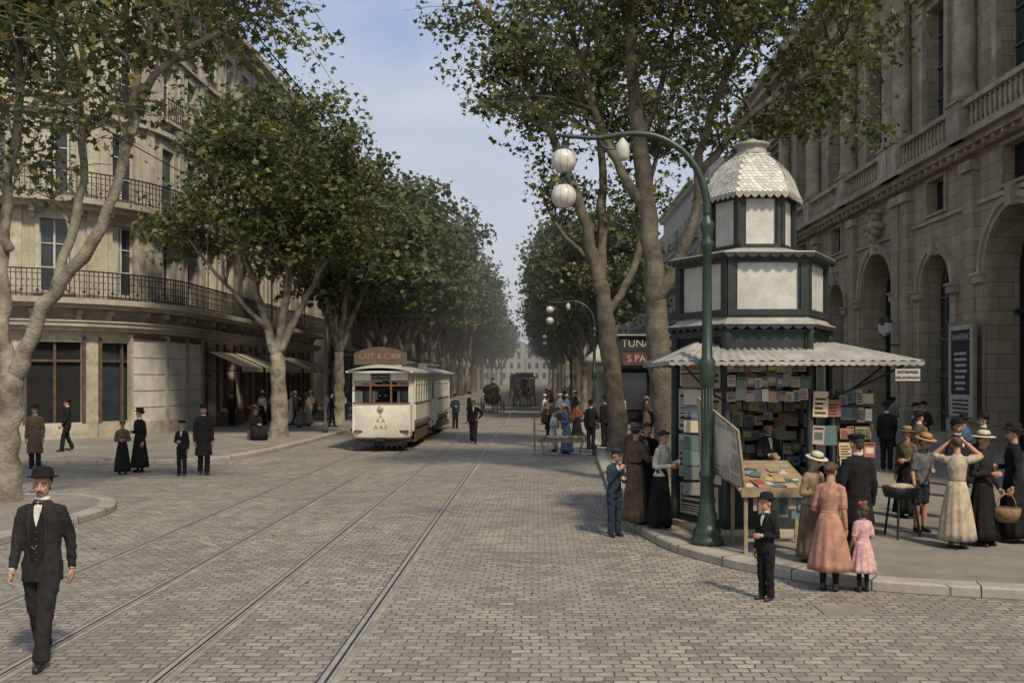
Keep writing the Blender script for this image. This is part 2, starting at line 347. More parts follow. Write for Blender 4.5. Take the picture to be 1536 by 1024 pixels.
def figure(name,x,y,z,H,yaw,kind='man',top=BLK,low=BLK,hat=None,hatmat=None,aL='down',aR='down',stride=0,lean=0,hyaw=0,hpitch=0,lod=1,
           hair=None,hem=.80,skirt=None,shirt=None,mous=False,shorts=False,sleeve=1.0,open_=False,sock=None,collar=None,hs=None,belt=None):
    mb=MB(); hair=hair or HAIRB
    k=H/1.75; vx=[.011,.017,.03][lod]/k
    fem=kind in('woman','girl')
    hs=hs or (1.0 if kind in('man','woman') else 1.16)
    sw=.165 if kind=='man' else .145
    def cy(zz): return -lean*max(0,zz-.9)
    w=.96 if kind=='man' else .86
    if fem:
        rg=[(.93,.165,.13),(1.0,.14,.112),(1.07,.118,.10),(1.16,.132,.112),(1.26,.15,.13),(1.34,.148,.12),(1.41,.13,.095),(1.46,.08,.072),(1.49,.056,.056)]
    else:
        rg=[(hem,.185*w,.135*w),(.9,.178*w,.135*w),(1.0,.165*w,.125*w),(1.08,.16*w,.12*w),(1.2,.175*w,.128*w),(1.3,.183*w,.13*w),(1.38,.165*w,.115*w),(1.43,.125*w,.092*w),(1.47,.078,.073),(1.5,.06,.058)]
        if hem<.75: rg=[(hem,.21,.175),((hem+.9)/2,.2,.155)]+rg[1:]
    rings=[(0,cy(a),a,b,c) for a,b,c in rg]
    geos=[loft(rings,20)]
    for s,an in ((1,aL),(-1,aR)):
        e,wv=ARM[an]; S=Vector((s*sw,cy(1.39),1.385)); E=S+Vector((e[0]*s,e[1],e[2])); Wp=S+Vector((wv[0]*s,wv[1],wv[2]))
        if sleeve>=1:
            pth,rd=cat([(s*.07,cy(1.4),1.405),S+Vector((-s*.01,0,.0)),S.lerp(E,.5),E,E.lerp(Wp,.5),Wp],[.05,.063,.057,.048,.043,.037],2)
            geos.append(tube(pth,rd,10))
        else:
            pth,rd=cat([(s*.07,cy(1.4),1.405),S,S.lerp(E,.5),E.lerp(S,.12)],[.05,.064,.064,.055],2); geos.append(tube(pth,rd,10))
            pth,rd=cat([S.lerp(E,.6),E,E.lerp(Wp,.4),Wp],[.041,.04,.038,.025],3); mb.add(tube(pth,rd,10),SKIN,True)
        d=(Wp-E).normalized(); hand(mb,Wp+d*.015,d,s,k,lod,None,.42 if an in('down','swf','swb') else .6)
        if shirt and sleeve>=1: mb.add(tube([Wp-d*.005,Wp+d*.012],[.034,.033],10,.1),WHT,True)
    mb.add(fuse(geos,vx,2,.006 if lod<2 else 0),top,True)
    def fy(xx,zz,off):
        for a,b in zip(rg[:-1],rg[1:]):
            if a[0]<=zz<=b[0]:
                t=(zz-a[0])/(b[0]-a[0]); rx=a[1]*(1-t)+b[1]*t; ry=a[2]*(1-t)+b[2]*t
                q=max(0,1-(xx/rx)**2); return cy(zz)-ry*math.sqrt(q)-off
        return cy(zz)-.1
    def patch(zs,left,right,off,mat):
        V=[];Fc=[];n=5
        for i,zz in enumerate(zs):
            l,r=left[i],right[i]
            for j in range(n): xx=l+(r-l)*j/(n-1); V.append((xx,fy(xx,zz,off),zz))
        for i in range(len(zs)-1):
            for j in range(n-1): a=i*n+j; Fc.append((a,a+1,a+n+1,a+n))
        mb.add((V,Fc),mat,True)
    if shirt and lod<2:
        zs=[1.27,1.32,1.37,1.42,1.46,1.485]
        if open_:
            z2=[.9,.95,1.0,1.1,1.2,1.3,1.38,1.44]
            patch(z2,[-.01,-.03,-.045,-.052,-.058,-.062,-.055,-.04],[.01,.03,.045,.052,.058,.062,.055,.04],.012,open_)
            for i in range(5): zz=.97+i*.062; mb.add(ell((0,fy(0,zz,.016),zz),.006,8,6),GREY,True)
            mb.add(tube([(-.045,fy(.045,1.08,.018),1.09),(-.02,fy(.02,1.06,.018),1.06),(0,fy(0,1.08,.018),1.1)],.003,5),GOLD,True)
            for s in (1,-1):
                mb.add(tube([(s*.045,fy(.045,.95,.01),.95),(s*.066,fy(.066,1.1,.012),1.1),(s*.078,fy(.078,1.28,.012),1.28),(s*.045,fy(.045,1.44,.012),1.44)],[.006,.010,.018,.010],6),top,True)
        patch(zs,[-.003,-.016,-.026,-.034,-.033,-.03],[.003,.016,.026,.034,.033,.03],.020,shirt)
        mb.add(lathe([(.062,-.02),(.064,.0),(.062,.03),(.058,.034)],14,(0,cy(1.5)+.008,1.49)),shirt,True)
        for s in (1,-1): mb.add(ell((s*.022,fy(0,1.47,.028),1.475),(.022,.010,.012),8,6),BLK,True)
    elif not fem: 
        mb.add(lathe([(.060,-.01),(.062,.0),(.060,.03),(.056,.032)],12,(0,cy(1.5)+.008,1.49)),collar or WHT,True)
    elif collar: mb.add(lathe([(.08,-.045),(.066,-.01),(.06,.03),(.056,.032)],12,(0,cy(1.5)+.005,1.49)),collar,True)
    lg=[]; hipz=.9
    for s in (1,-1):
        st=stride*s
        if stride: 
            kn=Vector((s*.075,-.13*st-.05,.49)); ak=Vector((s*.065,-.29*st,.09 if st>0 else .13))
        else: kn=Vector((s*.085,-.015,.49)); ak=Vector((s*.085,0.015,.085))
        hip=Vector((s*.08,0,hipz))
        if not skirt:
            if shorts:
                lg.append(tube(*cat([hip+Vector((0,0,.04)),hip.lerp(kn,.5),kn+Vector((0,0,.03))],[.1,.092,.082],3),12))
                mb.add(tube(*cat([kn+Vector((0,0,.08)),kn,kn.lerp(ak,.35),ak],[.052,.05,.055,.034],3),10),sock or SKIN,True)
            else: lg.append(tube(*cat([hip+Vector((0,0,.04)),hip.lerp(kn,.5),kn,kn.lerp(ak,.5),ak-Vector((0,0,.02))],[.098,.086,.071,.066,.068],3),12))
        else: mb.add(tube(*cat([hip.lerp(kn,.5),kn,kn.lerp(ak,.35),ak],[.07,.05,.052,.034],3),10),sock or BLK,True)
        yy=ak.y; zz=ak.z-.085
        mb.add(fuse([tube([(ak.x,yy+.03,zz+.04),(ak.x+s*.004,yy-.04,zz+.042),(ak.x+s*.012,yy-.12,zz+.032),(ak.x+s*.014,yy-.17,zz+.026)],[.04,.042,.042,.028],10),tube([(ak.x,yy,zz+.05),(ak.x,yy,zz+.11)],[.042,.04],10)],.012,1) if lod<2 else tube([(ak.x,yy+.04,zz+.04),(ak.x,yy-.06,zz+.04),(ak.x+s*.01,yy-.17,zz+.03)],[.038,.044,.03],8),SHOE,True)
    if lg:
        lg.append(ell((0,0,.93),(.15,.112,.12),14,10)); mb.add(fuse(lg,vx,2,.008 if lod<2 else 0),low,True)
    if skirt:
        h0,hr=skirt; n=60 if lod<2 else 30; zt=1.07; rr=[]; N=9
        ph=R.randint(9,13)
        for i in range(N):
            t=i/(N-1); zz=h0+(zt-h0)*t; q=1-t
            rx=.122+(hr-.122)*(q**.75); 
            rr.append((0.0,cy(zz)*.5+.015*q,zz,rx,rx*.88,.048*min(1,q*1.5)+.004,ph))
        mb.add(loft(rr,n),low,True)
        mb.add(lathe([(.121,-.02),(.127,-.015),(.127,.02),(.121,.03)],18,(0,cy(1.07),1.07)),belt or low,True,Matrix.Diagonal((1.02,.87,1,1)))
    T=Matrix.Translation((0,cy(1.5),1.455))@Matrix.Rotation(hyaw,4,'Z')@Matrix.Rotation(hpitch,4,'X')@Matrix.Scale(hs*.97,4)
    head(mb,T,lod,hair,hat,kind,mous,hatmat)
    sc=H/1.75/(1.0 if hs==1 else 1.02)
    o=mb.obj(name,(x,y,z),yaw); o.scale=(sc,sc,sc)
    return o
PV=.13
pi=math.pi
def people():
    f=figure
    f('man_in_bowler_hat',-4.5,8.5,0,1.74,.12,'man',CHAR,CHAR,'bowler',BLK,'swb','swf',.7,.0,.1,.0,0,shirt=WHT,open_=BLK,mous=True,hem=.76)
    f('man_in_coat',-14.3,26.6,0,1.78,.3,'man',TAUPE,CHAR,'fedora',BLK,'down','down',0,0,0,0,1,hem=.42)
    f('man_in_jacket',-15.6,31.0,PV,1.74,-.9,'man',BLK,BLK,'fedora',BLK,'swf','swb',.6,0,0,0,1)
    f('woman_in_straw_hat',-11.05,24.9,0,1.44,.4,'woman',TAUPE,BLK,'wide',TAN,'bent','bent',0,0,0,0,1,skirt=(.1,.25))
    f('woman_in_long_coat',-10.85,25.5,0,1.72,-.5,'woman',BLK,BLK,'fedora',BLK,'down','bent',0,0,0,0,1,skirt=(.14,.26),collar=WHT)
    f('boy_in_dark_suit',-9.35,24.6,0,1.44,.1,'boy',BLK,BLK,'cap',BLK,'down','bent',0,0,.3,0,1,shirt=WHT)
    f('man_in_long_coat',-8.85,24.8,0,1.84,.5,'man',CHAR,BLK,'bowler',BLK,'down','down',.3,0,-.2,0,1,hem=.5,mous=True)
    f('man_in_jacket',-15.2,46.5,PV,1.68,.6,'man',BLK,BLK,'cap',BLK,lod=2)
    cr=[(-12.6,48,'woman',WHT,WHT,'wide',STRAWL),(-12.0,49.5,'man',TAN,GREY,'boater',STRAWL),(-11.5,47,'woman',CREAM,GREY,'wide',BLK),(-11.9,53,'woman',WHT,BLUE,'wide',BLK),(-10.9,50,'man',BLK,BLK,'bowler',BLK),(-10.1,46,'man',BLK,CHAR,'cap',BLK),(-10.0,52,'woman',WHT,WHT,'wide',STRAWL),(-13.6,55,'man',GREY,GREY,'bowler',BLK),(-12.3,60,'man',BLK,BLK,'bowler',BLK),(-14.3,50.5,'woman',TAUPE,BLK,'wide',BLK),(-10.6,64,'man',CHAR,BLK,'boater',STRAWL),(-11.4,72,'woman',CREAM,TAUPE,'wide',STRAW)]
    for i in range(12):
        kd=R.choice(['man','woman']); cr.append((R.uniform(-14.6,-9.6),R.uniform(42,62),kd,R.choice([WHT,BLK,CREAM,CHAR,TAUPE,GREY,BLK]),R.choice([BLK,CHAR,GREY,WHT]),R.choice(['wide','boater','bowler']),R.choice([BLK,STRAWL])))
    for i,(x,y,kd,a,b,h,hm) in enumerate(cr):
        f(kd+('_pedestrian'),x,y,PV,1.6 if kd=='woman' else 1.72,R.uniform(-2,2),kd,a,b,h,hm,R.choice(['down','bent']),R.choice(['down','swf','bent']),0 if kd=='woman' else .5,lod=2,skirt=(.1,.26) if kd=='woman' else None)
    f('man_in_straw_hat',-2.47,36.4,0,1.72,.1,'man',BLK,BLK,'boater',STRAWL,'akimbo','down',.45,lod=1,shirt=WHT)
    f('man_by_tram',-4.1,47,0,1.74,.4,'man',NAVY,BLK,'cap',BLK,'down','bent',0,lod=2)
    f('man_by_tram',-3.75,52,0,1.74,-1,'man',BLK,BLK,'bowler',BLK,'down','down',.4,lod=2)
    f('tram_driver',-5.45,33.5,.78,1.7,0,'man',NAVY,BLK,'cap',BLK,'fwd','fwd',0,lod=2)
    for i in range(5): f('tram_passenger',-5.45+R.uniform(-.6,.6),34.6+i*.85,.75,1.62,R.uniform(-2,2),'man',R.choice([BLK,CHAR,BRN]),BLK,R.choice(['bowler','cap']),BLK,lod=2)
    f('woman_in_light_dress',.57,32.5,0,1.42,1.2,'woman',LBLUE,WHT,None,None,'bent','bent',0,0,0,0,1,skirt=(.1,.26))
    f('woman_in_blue_dress',1.02,31.8,0,1.66,-1.3,'woman',BLUE,BLUE,'wide',STRAWL,'bent','bent',0,.1,0,.2,1,skirt=(.06,.27))
    f('woman_in_red_dress',1.6,37,0,1.62,pi,'woman',RED,BLK,'wide',BLK,'down','bent',0,lod=2,skirt=(.1,.26))
    f('man_in_black_suit',1.93,33.2,0,1.76,pi-.3,'man',BLK,BLK,'bowler',BLK,'down','bent',0,lod=1)
    f('man_in_black_suit',2.42,33.0,PV,1.78,pi+.6,'man',BLK,BLK,'bowler',BLK,'down','down',0,lod=1)
    f('woman_in_brown_coat',4.6,39,PV,1.64,2.2,'woman',BRN,TAUPE,'wide',TAN,'down','bent',0,lod=2,skirt=(.1,.26))
    for i in range(30):
        y=R.uniform(39,78); kd=R.choice(['man','man','woman']); x=R.uniform(.4,2.4) if i<18 else R.uniform(3.5,9)
        f(kd+'_pedestrian',x,y,PV if x>2.1 else 0,1.62 if kd=='woman' else 1.72,R.uniform(-3,3),kd,R.choice([BLK,CHAR,BRN,WHT,GREY,TAUPE,BLUE]),R.choice([BLK,CHAR,GREY]),R.choice(['bowler','boater','wide']),R.choice([BLK,STRAWL]),'down','bent',0 if kd=='woman' else .5,lod=2,skirt=(.1,.26) if kd=='woman' else None)
    # corner group
    f('youth_in_blue_suit',1.27,15.25,0,1.44,.5,'boy',NAVY,NAVY,'cap',NAVY,'book','chin',0,.05,.3,.2,0,hs=1.08,shirt=WHT)
    f('woman_in_brown_dress',1.66,15.7,PV,1.66,2.3,'woman',TAUPE,TAUPE,'wide',TAUPE,'down','chin',0,.05,.2,0,1,skirt=(.06,.24),belt=BLK)
    f('woman_in_white_blouse',2.03,15.3,PV,1.60,.9,'woman',WHT,BLK,None,None,'book','bent',0,.08,-.3,.15,0,skirt=(.06,.25),belt=BLK)
    f('woman_in_dark_shawl',1.93,16.2,PV,1.68,.2,'woman',BLK,CHAR,None,None,'bent','bent',0,0,0,0,1,skirt=(.06,.25))
    f('man_with_cap',1.78,16.9,PV,1.72,-.6,'man',BRN,BLK,'cap',BLK,'bent','down',0,lod=1)
    # foreground right
    f('boy_in_bowler_hat',2.68,10.9,0,1.22,-.9,'boy',BLK,BLK,'bowler',BLK,'bent','down',0,0,-.3,0,0,shirt=WHT,hs=1.14)
    f('woman_in_rose_dress',3.56,11.35,0,1.56,pi-.55,'woman',PINK,PINK,None,None,'bent','down',0,.08,-.2,.1,0,skirt=(.30,.29),sleeve=.5,hair=HAIRM,belt=PINK)
    f('girl_in_pink_dress',3.95,11.3,0,1.06,pi+.25,'girl',PINK2,PINK2,'bow',RED,'carry','bent',0,.03,.2,0,0,skirt=(.42,.28),sleeve=.5,hair=HAIRM,sock=BLK)
    f('man_in_black_coat',4.08,11.85,PV,1.74,pi+.15,'man',BLK,BLK,'cap',BLK,'bent','down',.35,.03,.2,.1,0,hem=.62)
    f('woman_in_small_hat',3.66,12.5,PV,1.46,.5,'woman',TAN,TAUPE,'wide',STRAWL,'bent','bent',0,.15,0,.3,1,skirt=(.08,.22))
    f('newspaper_vendor',3.75,15.15,PV+.1,1.66,.2,'man',CHAR,BLK,'cap',BLK,'bent','fwd',0,0,0,.15,1,shirt=WHT)
    # right group
    f('youth_in_straw_hat',6.12,14.9,PV,1.58,.3,'boy',GREY,CHAR,'wide',STRAW,'bent','down',0,.12,.2,.3,0,shorts=True,hs=1.05,hem=.86,sock=SKIN,sleeve=.5)
    f('woman_in_cream_dress',6.08,13.5,PV,1.60,2.7,'woman',CREAM,CREAM,None,None,'up','up',0,0,.2,.1,0,skirt=(.14,.28),hair=HAIRM,sleeve=.5,belt=TAN)
    f('woman_in_white_hat',6.55,13.7,PV,1.66,.5,'woman',CHAR,BLK,'wide',STRAWL,'carry','bent',0,0,-.2,.1,0,skirt=(.1,.26))
    f('woman_in_black_dress',7.15,14.0,PV,1.74,-1.9,'woman',BLK,BLK,'fedora',BLK,'down','bent',0,0,0,0,1,skirt=(.08,.27))
    f('man_in_dark_jacket',7.3,16.2,PV,1.72,.4,'man',CHAR,CHAR,'bowler',BLK,'bent','down',0,lod=1,mous=True,shirt=WHT)
    f('woman_in_grey_dress',6.5,16.4,PV,1.58,-.8,'woman',TAUPE,BLK,'wide',TAN,'bent','down',0,lod=1,skirt=(.1,.26))
    f('man_in_grey_jacket',8.6,24.5,PV,1.74,pi+.4,'man',TAN,GREY,'cap',STRAWL,'down','bent',.4,lod=1)
    f('man_in_black_suit',9.3,24.8,PV,1.78,2.6,'man',BLK,BLK,'bowler',BLK,'down','bent',0,lod=1)
    f('man_in_blue_jacket',9.6,23.5,PV,1.66,.7,'man',NAVY,BLK,'cap',TAN,'bent','down',0,lod=1)
    f('woman_pedestrian',10.6,26,PV,1.62,.5,'woman',BLK,CHAR,'wide',TAN,'bent','down',0,lod=2,skirt=(.1,.26))
    f('man_pedestrian',11.4,27.5,PV,1.72,-.5,'man',CHAR,BLK,'bowler',BLK,'bent','down',.5,lod=2)
    f('man_pedestrian',7.9,28,PV,1.72,2,'man',BRN,BLK,'bowler',BLK,'bent','down',.5,lod=2)
    f('woman_pedestrian',9.9,29,PV,1.6,1,'woman',WHT,BLK,'wide',BLK,'bent','down',0,lod=2,skirt=(.1,.26))
    for (x,y,kd,a,b,h) in((12.6,33,'man',GREY,BLK,'bowler'),(11.8,35,'woman',RED,TAUPE,'wide'),(13.3,38,'man',BLK,BLK,'bowler'),(10.6,31.5,'man',BRN,CHAR,'cap'),(9.6,21,'woman',BLUE,CHAR,'wide'),(8.2,20,'man',TAUPE,BLK,'bowler'),(12.5,41,'woman',WHT,GREY,'wide'),(8.9,18.6,'man',CHAR,BLK,'bowler'),(12.2,30,'woman',CREAM,BLK,'wide')):
        f(kd+'_pedestrian',x,y,PV,1.62 if kd=='woman' else 1.72,R.uniform(-3,3),kd,a,b,h,BLK,'down','bent',0 if kd=='woman' else .5,lod=2,skirt=(.1,.26) if kd=='woman' else None)
people()
def seated():
    mb=MB()
    mb.add(fuse([loft([(0,.12,.42,.19,.16),(0,.12,.55,.17,.14),(0,.08,.75,.16,.12),(0,.05,.95,.16,.1),(0,.04,1.0,.07,.06)],16),
      tube([(.17,.05,.93),(.22,-.02,.7),(.08,-.2,.62)],[.06,.05,.04],8),tube([(-.17,.05,.93),(-.22,-.02,.7),(-.08,-.2,.62)],[.06,.05,.04],8)],.025,2),BLK,True)
    mb.add(loft([(0,-.2,.02,.32,.34,.04,9),(0,-.16,.25,.3,.34,.03,9),(0,-.1,.45,.25,.33,.01,9),(0,.05,.55,.2,.2,0,9)],40),BLK,True)
    for s in(1,-1): hand(mb,(s*.07,-.21,.61),(-s*.6,-.6,-.1),s,1,2)
    head(mb,Matrix.Translation((0,.03,.99))@Matrix.Rotation(.25,4,'X'),2,HAIRB,'wide','woman',False,BLK)
    mb.add(bx(-.2,.2,0,.3,.0,.4),WOODB)
    mb.obj('seated_woman',(-11.0,36.6,PV),.9)
seated()
# ---------------------------------------------------------------- ground
mb=MB(); mb.add(([(-300,-60,0),(300,-60,0),(300,500,0),(-300,500,0)],[(0,1,2,3)]),COB); mb.obj('road')
def slab(name,line,back,zt,mat):
    pts=[(p.x,p.y) for p in line]
    mb=MB(); n=len(pts)
    poly=pts+back
    mb.add(([(x,y,zt) for x,y in poly],[tuple(range(len(poly)))]),mat)
    V=[];Fc=[]
    for i,(x,y) in enumerate(pts):
        a=Vector(pts[max(0,i-1)]);b=Vector(pts[min(n-1,i+1)]);t=(b-a).normalized(); nn=Vector((-t.y,t.x))
        q=Vector((x,y)); o=q+nn*.02; i_=q-nn*.28
        V+=[(o.x,o.y,-.02),(o.x,o.y,zt-.018),(o.x-nn.x*.025,o.y-nn.y*.025,zt+.006),(i_.x,i_.y,zt+.006),(i_.x,i_.y,zt-.02)]
    for i in range(n-1):
        for j in range(4): a=i*5+j; Fc.append((a,a+5,a+6,a+1))
    mb.add((V,Fc),KERB)
    acc=0
    for i in range(n-1):
        a=Vector(pts[i]);b=Vector(pts[i+1]);L=(b-a).length
        if a.y>60: continue
        acc+=L
        if acc>.9:
            acc=0; t=(b-a).normalized(); nn=Vector((-t.y,t.x)); c=a-nn*.13
            T=Matrix.Translation((c.x,c.y,0))@Matrix.Rotation(math.atan2(t.y,t.x),4,'Z')
            mb.add(bx(-.006,.006,-.155,.153,0,zt+.008),GROOVE,False,T)
    mb.obj(name)
    return
rl=cat([(25,9.4,0),(14,9.9,0),(10,10.2,0),(6.5,10.72,0),(4.64,11.15,0),(3.8,11.55,0),(2.96,12.3,0),(2.35,13.2,0),(1.95,14.2,0),(1.62,16.3,0),(1.6,19,0),(1.85,28,0),(2.1,36,0),(2.1,70,0),(2.1,200,0),(2.1,400,0)],None,5)
slab('pavement',rl,[(40,400),(40,9)],PV,PAVE)
ll=cat([(-9.0,400,0),(-9.0,200,0),(-9.0,60,0),(-8.9,45,0),(-8.95,36,0),(-9.3,30.5,0),(-10.3,28.2,0),(-12.5,27.6,0),(-18,27.7,0),(-60,28,0)],None,5)
slab('pavement',ll,[(-60,400)],PV,PAVE)
l2=cat([(-60,20.2,0),(-20,20.1,0),(-11,19.9,0),(-9.2,19.5,0),(-8.3,18.4,0),(-8.1,16.8,0),(-8.3,14,0),(-8.4,0,0),(-8.4,-30,0)],None,5)
slab('pavement',l2,[(-60,-30)],PV,PAVE)
mb=MB()
for tc in(-5.42,-2.55):
    for s in(-1,1):
        x=tc+s*.722
        for dx0,dx1,mat,z in((.07,.14,SLAB,.004),(-.035,.018,STL,.010),(.018,.045,GROOVE,.006),(.045,.07,STL,.010),(-.055,-.035,GROOVE,.005)):
            a=x+dx0*1; b=x+dx1*1
            mb.add(([(a,-20,z),(b,-20,z),(b,380,z),(a,380,z)],[(0,1,2,3)]),mat)
mb.obj('tram_track')
mb=MB(); mb.add(bx(3.15,3.7,10.2,10.62,0,.012),PAVE); mb.obj('drain_cover')
# ---------------------------------------------------------------- facades
def opening_wall(mb,mp,U0,U1,V0,V1,ops,mat,depth=.3,du=None,back=GLASS,trim=None):
    us={U0,U1};vs={V0,V1}
    for o in ops: us|={o[0],o[1]}; vs|={o[2],o[3]}
    if du:
        k=int((U1-U0)/du)
        for i in range(1,k): us.add(U0+(U1-U0)*i/k)
    us=sorted(us);vs=sorted(vs)
    V=[];Fc=[];idx={}
    def vi(u,v,w=0):
        key=(round(u,4),round(v,4),round(w,4))
        if key not in idx: idx[key]=len(V);V.append(mp(u,v,w))
        return idx[key]
    for i in range(len(us)-1):
        if us[i+1]-us[i]<1e-4: continue
        for j in range(len(vs)-1):
            uc=(us[i]+us[i+1])/2;vc=(vs[j]+vs[j+1])/2
            if any(o[0]<uc<o[1] and o[2]<vc<o[3] for o in ops): continue
            Fc.append((vi(us[i],vs[j]),vi(us[i+1],vs[j]),vi(us[i+1],vs[j+1]),vi(us[i],vs[j+1])))
    mb.add((V,Fc),mat)
    for o in ops:
        u0,u1,v0,v1=o[:4]; arch=len(o)>4 and o[4]; dp=o[5] if len(o)>5 else depth
        bk=o[6] if len(o)>6 else back
        if arch:
            r=(u1-u0)/2;uc=(u0+u1)/2;vs_=v1-r; n=14
            arc=[(uc-r*math.cos(pi*i/n),vs_+r*math.sin(pi*i/n)) for i in range(n+1)]
            V=[mp(u0,v1,0),mp(u1,v1,0)]+[mp(a,b,0) for a,b in arc];Fc=[]
            for i in range(n): Fc.append((0 if i<n//2 else 1,2+i,3+i))
            Fc.append((0,2+n//2,1)); mb.add((V,Fc),mat)
            out=[(u1,v0),(u0,v0)]+arc
        else: out=[(u0,v0),(u0,v1),(u1,v1),(u1,v0)]
        V=[];Fc=[];m=len(out)
        for a,b in out: V+=[mp(a,b,0),mp(a,b,-dp)]
        for i in range(m): j=(i+1)%m; Fc.append((2*i,2*j,2*j+1,2*i+1))
        mb.add((V,Fc),trim or mat)
        mb.add(([mp(a,b,-dp+.01) for a,b in out],[tuple(range(m))]),bk)
def win(mb,mp,u0,u1,v0,v1,dp,style,trimm,frame=WOODB,surround=True,cap=False):
    w=u1-u0
    if style=='glass' or style=='half':
        uc=(u0+u1)/2
        for a,b in((u0,u0+.06),(uc-.04,uc+.04),(u1-.06,u1)): mb.mbox(mp,a,b,v0,v1,-dp+.015,-dp+.07,frame)
        for q in(.0,.33,.66,.97): mb.mbox(mp,u0+.06,u1-.06,v0+(v1-v0)*q,v0+(v1-v0)*q+.045,-dp+.017,-dp+.06,frame)
        if style=='half':
            mb.mbox(mp,u0+.07,u0+w*.38,v0+.05,v1-.02,-dp+.08,-dp+.1,PAPER)
    elif style=='shut':
        for a,b in((u0+.02,(u0+u1)/2-.01),((u0+u1)/2+.01,u1-.02)):
            mb.mbox(mp,a,b,v0+.03,v1-.03,-dp+.12,-dp+.16,SHUT)
            k=int((v1-v0)/.12)
            for i in range(k): mb.mbox(mp,a+.06,b-.06,v0+.08+i*.12,v0+.13+i*.12,-dp+.16,-dp+.18,SHUT)
    elif style=='open':
        for a,b in((u0-w*.42,u0-.01),(u1+.01,u1+w*.42)):
            mb.mbox(mp,a,b,v0+.02,v1-.02,.075,.115,SHUT)
            k=int((v1-v0)/.14)
            for i in range(k): mb.mbox(mp,a+.05,b-.05,v0+.08+i*.14,v0+.14+i*.14,.115,.135,SHUT)
        uc=(u0+u1)/2
        for a,b in((u0,u0+.06),(uc-.04,uc+.04),(u1-.06,u1)): mb.mbox(mp,a,b,v0,v1,-dp+.015,-dp+.07,frame)
    if surround:
        mb.mbox(mp,u0-.16,u0,v0,v1+.16,.0,.06,trimm); mb.mbox(mp,u1,u1+.16,v0,v1+.16,.0,.06,trimm); mb.mbox(mp,u0,u1,v1,v1+.16,.0,.062,trimm)
        mb.mbox(mp,u0-.2,u1+.2,v0-.14,v0,.0,.12,trimm)
    if cap: 
        mb.mbox(mp,u0-.3,u1+.3,v1+.32,v1+.44,.0,.24,trimm); mb.mbox(mp,u0-.2,u1+.2,v1+.165,v1+.32,.0,.12,trimm)
def railing(mb,mp,u0,u1,v0,h,w,du,step=.16):
    mb.mbox(mp,u0,u1,v0+h,v0+h+.05,w-.03,w+.03,IRON,du); mb.mbox(mp,u0,u1,v0+.08,v0+.11,w-.015,w+.015,IRON,du); mb.mbox(mp,u0,u1,v0+h-.16,v0+h-.135,w-.015,w+.015,IRON,du)
    n=int((u1-u0)/step)
    for i in range(n):
        u=u0+(i+.5)*(u1-u0)/n; mb.mbox(mp,u-.013,u+.013,v0,v0+h,w-.013,w+.013,IRON)
        for q in(.35,.6): mb.mbox(mp,u+.013,u+.013+step*.55,v0+h*q,v0+h*q+.03,w-.01,w+.01,IRON)
        if i%3==0: mb.mbox(mp,u-.05,u+.05,v0+h*.2,v0+h*.28,w-.01,w+.01,IRON)
RC=6.0
Lseg=26.0; arcL=RC*pi/2
def mpL(u,v,w):
    if u<Lseg: return (-22.5-Lseg+u,36.2-w,v)
    if u<Lseg+arcL:
        a=(u-Lseg)/RC; r=RC+w; return (-22.5+math.sin(a)*r,42.2-math.cos(a)*r,v)
    return (-16.5+w,42.2+(u-Lseg-arcL),v)
UL1=Lseg+arcL+27
